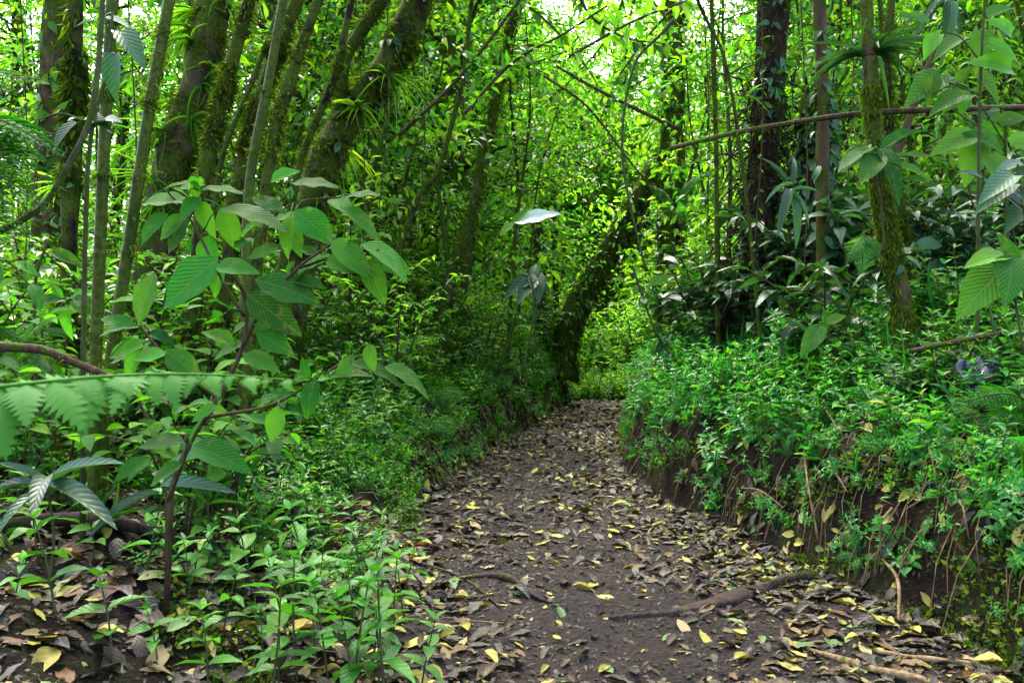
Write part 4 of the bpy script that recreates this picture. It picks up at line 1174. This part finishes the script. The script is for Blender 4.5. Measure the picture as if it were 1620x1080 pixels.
def kit(makers, mats, names=('stem', 'foliage')):
    out = []
    for mk in makers:
        s, f = mk()
        out.append(dict(parts=[(names[0], s.mesh(names[0], M[mats[0]])), (names[1], f.mesh(names[1], M[mats[1]]))], mb=s.merged(f), mats=mats, whole=None))
    return out


def whole(p, name):
    if p['whole'] is None: p['whole'] = p['mb'].mesh(name, M[p['mats'][0]], M[p['mats'][1]])
    return p['whole']


HERB = kit([lambda: herb(R.uniform(.2, .34), R.integers(4, 7), R.uniform(.065, .1), R.uniform(.032, .048), br=R.integers(1, 4)) for _ in range(9)], ('stem', 'herb'))
SEED = kit([lambda: herb(R.uniform(.2, .36), 3, .11, .052, .15, MIDW) for _ in range(5)], ('stem', 'seed'))
LOWB = kit([lambda: herb(R.uniform(.25, .5), R.integers(4, 7), R.uniform(.06, .1), R.uniform(.025, .04), br=3) for _ in range(7)], ('stem', 'low'))
DARKS = kit([lambda: shrub(R.uniform(.7, 1.1), 4, .19, .075, 13, tm=MIDW, twigs=2) for _ in range(4)], ('twig', 'dark'))
SHR = kit([lambda: shrub(R.uniform(1.0, 1.5), 5, .12, .048, 22) for _ in range(5)], ('twig', 'shrub'))
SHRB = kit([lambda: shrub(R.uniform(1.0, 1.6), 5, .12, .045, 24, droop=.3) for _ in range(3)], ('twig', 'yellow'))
PLE = kit([lambda: shrub(R.uniform(.8, 1.2), 4, .17, .085, 9, tm=leaf_t(8, .42, .28, .35, cols=2), twigs=2) for _ in range(3)], ('twig', 'pleat'))


FERNK = kit([lambda: (lambda st, fo: ([frond(fo, st, (0, 0, 0), (math.cos(a) * .3, math.sin(a) * .3, .12 * R.random() + .04), (0, 0, 1), .075, 14, 6, sag=.25) for a in np.arange(R.integers(4, 7)) * 1.15 + R.random()], (st, fo))[1])(MB(), MB()) for _ in range(3)], ('stem', 'fern'))
GRASS = kit([lambda: (lambda st, fo: (st.tube([(0, 0, -.03), (0, 0, .04)], .006, 5), fo.leaves(BLADE, np.zeros((14, 3)), nrm(rv(14) * (1, 1, .2) + (0, 0, 1.1)), rv(14), U(.2, .4, 14), .011), (st, fo))[2])(MB(), MB()) for _ in range(2)], ('stem', 'low'))
MIXB = HERB + LOWB[:3] + SEED[:3] + FERNK[:2] + GRASS[:1]
MIXL = LOWB * 3 + SEED[:3] + FERNK + GRASS + HERB[:3]


def free(x, y, gap=.05):
    return x < itp(LE, y) - gap or x > itp(RI, y) + gap


def nstn(o): return o


# bright seedlings, left foreground (positions on the ground)
SEEDP = []
for px, py in ((60, 950), (350, 1000), (180, 1060), (30, 900), (140, 880), (230, 950), (20, 1040), (420, 1010), (455, 985), (500, 975), (520, 1040), (560, 1060), (590, 1000), (470, 1050), (640, 880), (625, 990), (665, 1035), (540, 930), (450, 905), (390, 890),
               (150, 930), (300, 960), (250, 1040), (330, 1060), (90, 1030), (575, 900), (605, 840), (480, 880), (520, 870), (400, 940), (640, 930), (560, 950), (600, 1040), (500, 1000), (270, 900), (570, 860), (610, 890), (440, 1060), (490, 920), (330, 900), (560, 1075), (610, 1070), (430, 1075)):
    y = (CAMZ - .02) * F / (py - 540 + 60); y = max(y, 2.55)
    x = (px - 810) / F * y
    SEEDP.append((x, y))
for x, y in SEEDP:
    p = SEED[R.integers(5)]
    put('seedling', p['parts'], (x, y, float(hz(x, y))), R.random() * 6, R.uniform(.65, 1.25), (R.normal() * .12, R.normal() * .12), head='bright seedling', cat='seedling', group='seedlings in the left foreground')

# herbs on the right bank
R = np.random.default_rng(111); U = R.uniform
pts = []
while len(pts) < 3300:
    y = 3.0 + 10.5 * R.random() ** 1.25; d = R.random() ** .8 * 3.0
    x = float(itp(RI, y)) + .1 + d
    if not inview(x, y, 1, 80): continue
    dens = 1 if d > .3 else .5
    dens *= .45 + .55 * (vnoise(x, y, 1.4, 12) > -.35)
    if y < 4.8 and d < .7: dens *= .3
    if R.random() < dens: pts.append((x, y))
pts.sort(key=lambda p: p[1])
und = MB(); nb = 0
for i, (x, y) in enumerate(pts):
    z = float(hz(x, y)) - .01; rz = R.random() * 6.28; sc = R.uniform(.55, 1.2); tl = (R.normal() * .15, -.25 + R.normal() * .15)
    p = MIXB[R.integers(len(MIXB))]
    if nb < 270 and i % 3 != 2:
        nb += 1
        put('bank_herb', p['parts'], (x, y, z), rz, sc, tl, head=('tall' if sc > .95 else 'low' if sc < .72 else 'leafy') + ' bank herb', cat='herb', group='herbs on the right bank')
    else:
        Rm = np.array(Euler((tl[0], tl[1], rz)).to_matrix()) * sc
        und.copies(p['mb'], Rm[None], np.array([[x, y, z]]))

for i in range(950):
    y = 2.9 + 7.5 * R.random() ** 1.4; x = float(itp(RI, y)) + U(.05, .5)
    if not inview(x, y, .3): continue
    p = MIXB[R.integers(len(MIXB))] if MIXB else HERB[0]
    und.copies(p['mb'], (np.array(Euler((-.5 + R.normal() * .3, -.6 + R.normal() * .3, R.random() * 6.28)).to_matrix()) * U(.22, .5))[None], np.array([[x, y, float(hz(x, y)) - .01]]))
o = part('undergrowth', und.mesh('undergrowth', M['stem'], M['herb'])); o['kind'] = 'stuff'; o['label'] = 'mass of small green herbs covering the right bank'; o['category'] = 'undergrowth'

# low plants on the left bank and floor
R = np.random.default_rng(112); U = R.uniform
pts = []
while len(pts) < 2800:
    y = 3.3 + 11 * R.random() ** 1.1; d = R.random() ** .9 * 5.0
    x = float(itp(LE, y)) - .12 - d
    if not inview(x, y, .5, 60): continue
    dens = (.06 if d > .7 else .3) if y < 4.5 else .7 if y < 6 else 1
    if d < .3: dens *= .5
    if R.random() < dens: pts.append((x, y))
pts.sort(key=lambda p: p[1])
und = MB(); nb = 0
for i, (x, y) in enumerate(pts):
    z = float(hz(x, y)) - .01; rz = R.random() * 6.28; sc = R.uniform(.5, 1.15); tl = (R.normal() * .15, R.normal() * .2)
    p = MIXL[R.integers(len(MIXL))]
    if nb < 250 and i % 3 != 2:
        nb += 1
        put('understory_plant', p['parts'], (x, y, z), rz, sc, tl, head=('tall' if sc > .95 else 'low' if sc < .7 else 'bushy') + ' green plant', cat='plant', group='low plants on the left bank')
    else:
        und.copies(p['mb'], (np.array(Euler((tl[0], tl[1], rz)).to_matrix()) * sc)[None], np.array([[x, y, z]]))
for i in range(760):
    y = U(5.2, 13.5); x = float(itp(LE, y)) - (U(.2, .6) if R.random() < .75 else U(.02, .2))
    if not inview(x, y, .3): continue
    p = LOWB[R.integers(7)]
    und.copies(p['mb'], (np.array(Euler((-.4 + R.normal() * .3, .6 + R.normal() * .3, R.random() * 6.28)).to_matrix()) * U(.3, .65))[None], np.array([[x, y, float(hz(x, y)) - .01]]))
o = part('undergrowth', und.mesh('undergrowth', M['stem'], M['low'])); o['kind'] = 'stuff'; o['label'] = 'mass of small leafy plants covering the left bank'; o['category'] = 'undergrowth'


def scatter(kits, name, n, fn, sc, head, cat, group, far=11):
    k = 0; tries = 0
    while k < n and tries < n * 60:
        tries += 1
        x, y = fn()
        if (y < 16.5 and not free(x, y, .25)) or ('tree' in name and abs(x - .085 * y) < 2.0 and 14.5 < y < 23.4) or not inview(x, y, 1, 120): continue
        p = kits[R.integers(len(kits))]; s = R.uniform(*sc); k += 1
        put(name, p['parts'], (x, y, float(hz(x, y)) - .02), R.random() * 6.28, s, (R.normal() * .06, R.normal() * .06), head=head(s), cat=cat, group=group,
            whole=whole(p, name) if y > far else None)



size = lambda s, w, a=.8, b=1.1: ('small ' if s < a else 'tall ' if s > b else '') + w
scatter(DARKS, 'dark_leaved_shrub', 72, lambda: (lambda y: (float(itp(RI, y)) + .7 + U(0, 3.0), y))(U(5.6, 9.5)), (.7, 1.4), lambda s: size(s, 'dark-leaved shrub'), 'shrub', 'dark shrubs above the right bank')
scatter(PLE, 'pleated_leaf_shrub', 20, lambda: (lambda y: (float(itp(LE, y)) - .7 - U(0, 3.2), y))(U(3.7, 6.5)), (.5, 1.0), lambda s: size(s, 'pleated-leaf bush', .6, .9), 'shrub', 'pleated-leaf bushes on the left')
scatter(SHR, 'leafy_shrub', 70, lambda: (lambda y: (float(itp(LE, y)) - 1.3 - U(0, 5), y))(U(5.2, 13)), (.5, 1.2), lambda s: size(s, 'leafy shrub'), 'shrub', 'leafy shrubs on the left')
scatter(SHR, 'leafy_shrub', 40, lambda: (lambda y: (float(itp(RI, y)) + .5 + U(0, 5), y))(U(8, 14)), (.6, 1.3), lambda s: size(s, 'leafy shrub'), 'shrub', 'leafy shrubs on the right')
scatter(SHRB, 'sunlit_shrub', 46, lambda: (U(-4, 8), U(14.5, 24)), (.9, 2.2), lambda s: size(s, 'sunlit shrub', 1.2, 1.8), 'shrub', 'sunlit shrubs beyond the path crest')

scatter(SHRB, 'sunlit_shrub', 18, lambda: (lambda y: (.085 * y + U(-.9, 1.3), y))(U(15.6, 20)), (.7, 1.6), lambda s: size(s, 'sunlit thicket bush', .9, 1.3), 'shrub', 'sunlit bushes at the path end')
scatter(SHRB, 'sunlit_shrub', 30, lambda: (lambda y: (float(itp(LE, y)) + R.choice([-1, 1]) * U(.3, 1.6) + .6, y))(U(14.3, 20)), (.6, 1.5), lambda s: size(s, 'sunlit bush', .8, 1.2), 'shrub', 'sunlit bushes at the path end')
scatter(SHR, 'leafy_shrub', 16, lambda: (lambda y: (float(itp(LE, y)) - .35 - U(0, .8), y))(U(9, 14)), (.5, .9), lambda s: size(s, 'bank edge shrub', .6, .8), 'shrub', 'shrubs along the left bank edge')
# moss, rootlets and litter on the cut banks
R = np.random.default_rng(113); U = R.uniform
mo, rl = MB(), MB()
n = 70000; y = 2.8 + 10 * R.random(n) ** 1.3; sd_ = R.random(n) < .6
x = np.where(sd_, itp(RI, y) + R.random(n) ** 1.5 * 1.1 - .02, itp(LE, y) - R.random(n) ** 1.3 * .9 + .02)
keep = vnoise(x * 2 + y, hz(x, y) * 3 + y, 2.1, 31) > .0; x, y = x[keep], y[keep]; n = len(x)
P = np.stack([x, y, hz(x, y)], 1); sg = np.where(x > itp(RI, y) - .1, -1., 1.)
D = np.stack([sg * .6, -.3 + 0 * x, .3 + 0 * x], 1) + rv(n, .5); mo.leaves(LO, P, D, rv(n) + (0, -.5, 1), R.uniform(.012, .04, n), R.uniform(.01, .024, n))
o = part('bank_moss', mo.mesh('bank_moss', M['moss'])); o['kind'] = 'stuff'; o['label'] = 'green moss film on the cut earth banks'; o['category'] = 'moss'
for i in range(900):
    y = U(2.9, 11); rt = R.random() < .65
    x = itp(RI, y) + U(.08, .7) if rt else itp(LE, y) - U(.08, .5)
    if not inview(x, y): continue
    sgn = -1 if rt else 1; L_ = U(.08, .3)
    p = np.array([x, y, hz(x, y) + .01]); q = np.array([x + sgn * L_ * .5, y + R.normal() * .06, 0]); q[2] = hz(q[0], q[1]) + U(0, .06)
    rl.tube([p, (p + q) / 2 + (sgn * .03, -.02, U(0, .05)), q], [.003, .0025, .0015], 3, cap=False)
o = part('rootlet_litter', rl.mesh('rootlet_litter', M['dead'])); o['kind'] = 'stuff'; o['label'] = 'dry rootlets and grass bits hanging on the banks'; o['category'] = 'rootlets'

sh = MB()
for i in range(420):
    y = U(14.7, 20); x = .085 * y + U(-1.6, 1.8); sc = U(.7, 1.8)
    sh.copies(LOWB[R.integers(7)]['mb'], (np.array(Euler((R.normal() * .2, R.normal() * .2, U(0, 6.3))).to_matrix()) * sc)[None], np.array([[x, y, float(hz(x, y)) - .02]]))
o = part('undergrowth', sh.mesh('undergrowth', M['stem'], M['yellow'])); o['kind'] = 'stuff'; o['label'] = 'sunlit herbs closing the path beyond its crest'; o['category'] = 'undergrowth'
scatter(SHRB, 'sunlit_shrub', 24, lambda: (lambda y: (float(itp(LE, y)) - .5 - U(0, 2.6), y))(U(7.5, 13.5)), (.5, 1.0), lambda s: size(s, 'bright bank top bush', .65, .85), 'shrub', 'bright bushes above the left bank')
# saplings and trees
R = np.random.default_rng(114); U = R.uniform
SAP = []
for k in range(4):
    a, b = tree_parts(R.uniform(3.4, 4.8), .022, .8, .75, 16, 3, 10, .11, .045, MID, (R.normal() * .4, R.normal() * .3), .1)
    SAP.append(dict(parts=[('trunk', a.mesh('trunk', M['bark'])), ('crown', b.mesh('crown', M['tree']))], mb=a.merged(b), mats=('bark', 'tree'), whole=None))
TRE, TRY = [], []
for k in range(5):
    a, b = tree_parts(R.uniform(8, 11), .11, .9, 2.0, 36, 15, 15, (.075, .1, .13, .09, .16)[k], (.034, .04, .05, .042, .055)[k], LO, (R.normal() * .8, R.normal() * .5), .075)
    TRE.append(dict(parts=[('trunk', a.mesh('trunk', M['bark'])), ('crown', b.mesh('crown', M['tree']))], mb=a.merged(b), mats=('bark', 'tree'), whole=None))
for k in range(4):
    a, b = tree_parts(R.uniform(9, 12), .12, .6, 2.3, 40, 15, 15, (.1, .14, .18, .12)[k], (.045, .055, .075, .05)[k], LO, (R.normal() * .8, R.normal() * .5), .09)
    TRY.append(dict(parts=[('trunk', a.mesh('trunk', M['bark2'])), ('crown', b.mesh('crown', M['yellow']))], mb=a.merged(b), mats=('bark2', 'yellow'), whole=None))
scatter(SAP, 'sapling', 34, lambda: (lambda y: (U(-.62, .0) * y, y))(U(8.6, 13)), (.8, 1.3), lambda s: size(s, 'slim sapling', .9, 1.15), 'sapling', 'slim saplings on the left', 99)
scatter(SAP, 'sapling', 26, lambda: (lambda y: (U(.2, .65) * y, y))(U(8, 13)), (.8, 1.3), lambda s: size(s, 'slim sapling', .9, 1.15), 'sapling', 'slim saplings on the right', 99)
scatter(TRE, 'forest_tree', 27, lambda: (lambda y: (U(-.7, .7) * y, y))(U(12, 20)), (.8, 1.2), lambda s: size(s, 'green forest tree', .9, 1.1), 'tree', 'forest trees at middle distance', 99)
scatter(TRE, 'forest_tree', 9, lambda: (lambda y: (U(-.25, .2) * y, y))(U(14, 20)), (.8, 1.2), lambda s: size(s, 'green forest tree', .9, 1.1), 'tree', 'forest trees at middle distance', 99)
scatter(TRE, 'forest_tree', 5, lambda: (lambda y: (U(.02, .2) * y, y))(U(24, 28)), (1.0, 1.3), lambda s: size(s, 'green forest tree', .9, 1.1), 'tree', 'forest trees at middle distance', 99)
scatter(TRY, 'sunlit_tree', 15, lambda: (lambda y: (U(-.06, .22) * y, y))(U(23.5, 30)), (.8, 1.1), lambda s: size(s, 'sunlit forest tree', .95, 1.2), 'tree', 'sunlit trees beyond the path', 99)
scatter(TRY, 'sunlit_tree', 34, lambda: (lambda y: (U(-.7, .7) * y, y))(U(17, 32)), (.8, 1.3), lambda s: size(s, 'sunlit forest tree', .95, 1.2), 'tree', 'sunlit trees beyond the path', 99)

for i in range(22):
    y = U(7.5, 15); x = U(-.5, .5) * y
    if not free(x, y, .4): continue
    L_ = U(2.5, 5.5); a = U(-.5, .5); z0 = float(hz(x, y)) - .05
    c = curve([(0, 0, 0), (a * L_ * .3 + U(-.2, .2), U(-.2, .2), L_ * .4), (a * L_ * .7, U(-.3, .3), L_ * .75), (a * L_ * 1.1, 0, L_)], 24)
    rr = np.linspace(1, .5, len(c)) * U(.014, .035)
    st, fo = MB(), MB(); st.tube(c, rr, 7, rough=.12)
    tt2 = empty('leaning_stem', (x, y, z0)); part('stem', st.mesh('stem', M['bark'] if i % 2 else M['bark2']), tt2)
    part('moss', moss(c, rr, 420, .035, hang=.5).mesh('moss', M['moss']), tt2)
    tt2['category'] = 'stem'; tt2['group'] = 'thin leaning stems in the wood'
    LABELQ.append((tt2, ('thick ' if rr[0] > .026 else 'thin ') + 'mossy stem leaning ' + ('right' if a > 0 else 'left'), 'stem', (x + a * L_ * .5, y, z0 + L_ * .5)))
# the far wood
R = np.random.default_rng(115); U = R.uniform
fo = MB(); n = 90000
y = U(32, 48, n); x = U(-.75, .75, n) * y; z = -2 + 20 * R.random(n) ** 1.1
keep = vnoise(x * .4, z * .4 + y * .3, 1.5, 20) + .8 * R.random(n) > np.where(z > 5.5, .5, -.2)
P = np.stack([x, y, z], 1)[keep]; n = len(P)
fo.leaves(LO, P, rv(n) + np.array([0, 0, -.4]), np.array([0, -.3, 1.]) + rv(n, .6), U(.22, .45, n), U(.12, .2, n))
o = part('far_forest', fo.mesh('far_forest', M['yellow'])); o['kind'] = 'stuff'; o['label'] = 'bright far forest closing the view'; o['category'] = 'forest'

finish_labels()

# ================================================================== LIGHT, SKY, CAMERA
R = np.random.default_rng(116); U = R.uniform
w = bpy.data.worlds.new('World'); S.world = w; w.use_nodes = True
nt = w.node_tree; bg = nt.nodes['Background']
sky = nt.nodes.new('ShaderNodeTexSky'); sky.sky_type = 'NISHITA'; sky.sun_disc = False
SE, SA = math.radians(60), math.radians(-14)     # elevation; azimuth from +Y towards +X
sky.sun_elevation = SE; sky.sun_rotation = SA
sky.air_density = .7; sky.dust_density = 6.0; sky.ozone_density = 1.0
nt.links.new(sky.outputs[0], bg.inputs['Color']); bg.inputs['Strength'].default_value = .15
sd = bpy.data.lights.new('sun', 'SUN'); sd.energy = 1.5; sd.angle = math.radians(14); sd.color = (1, .95, .86)
so = bpy.data.objects.new('sun', sd); COL.objects.link(so)
dirv = Vector((math.sin(SA) * math.cos(SE), math.cos(SA) * math.cos(SE), math.sin(SE)))
so.rotation_euler = dirv.to_track_quat('Z', 'Y').to_euler(); so.location = dirv * 40

cd = bpy.data.cameras.new('camera'); co = bpy.data.objects.new('camera', cd); COL.objects.link(co)
co.location = (0, 0, CAMZ); co.rotation_euler = (PI / 2, 0, 0)
cd.sensor_width = 36; cd.lens = 36 * F / 1620; cd.clip_start = .05; cd.clip_end = 1000
cd.dof.use_dof = True; cd.dof.focus_distance = 6; cd.dof.aperture_fstop = 9
S.camera = co
S.view_settings.view_transform = 'Standard'; S.view_settings.look = 'None'; S.view_settings.exposure = 3.55; S.view_settings.gamma = 1
S.cycles.max_bounces = 8; S.cycles.diffuse_bounces = 6; S.cycles.glossy_bounces = 2; S.cycles.transmission_bounces = 5
S.cycles.sample_clamp_indirect = 6
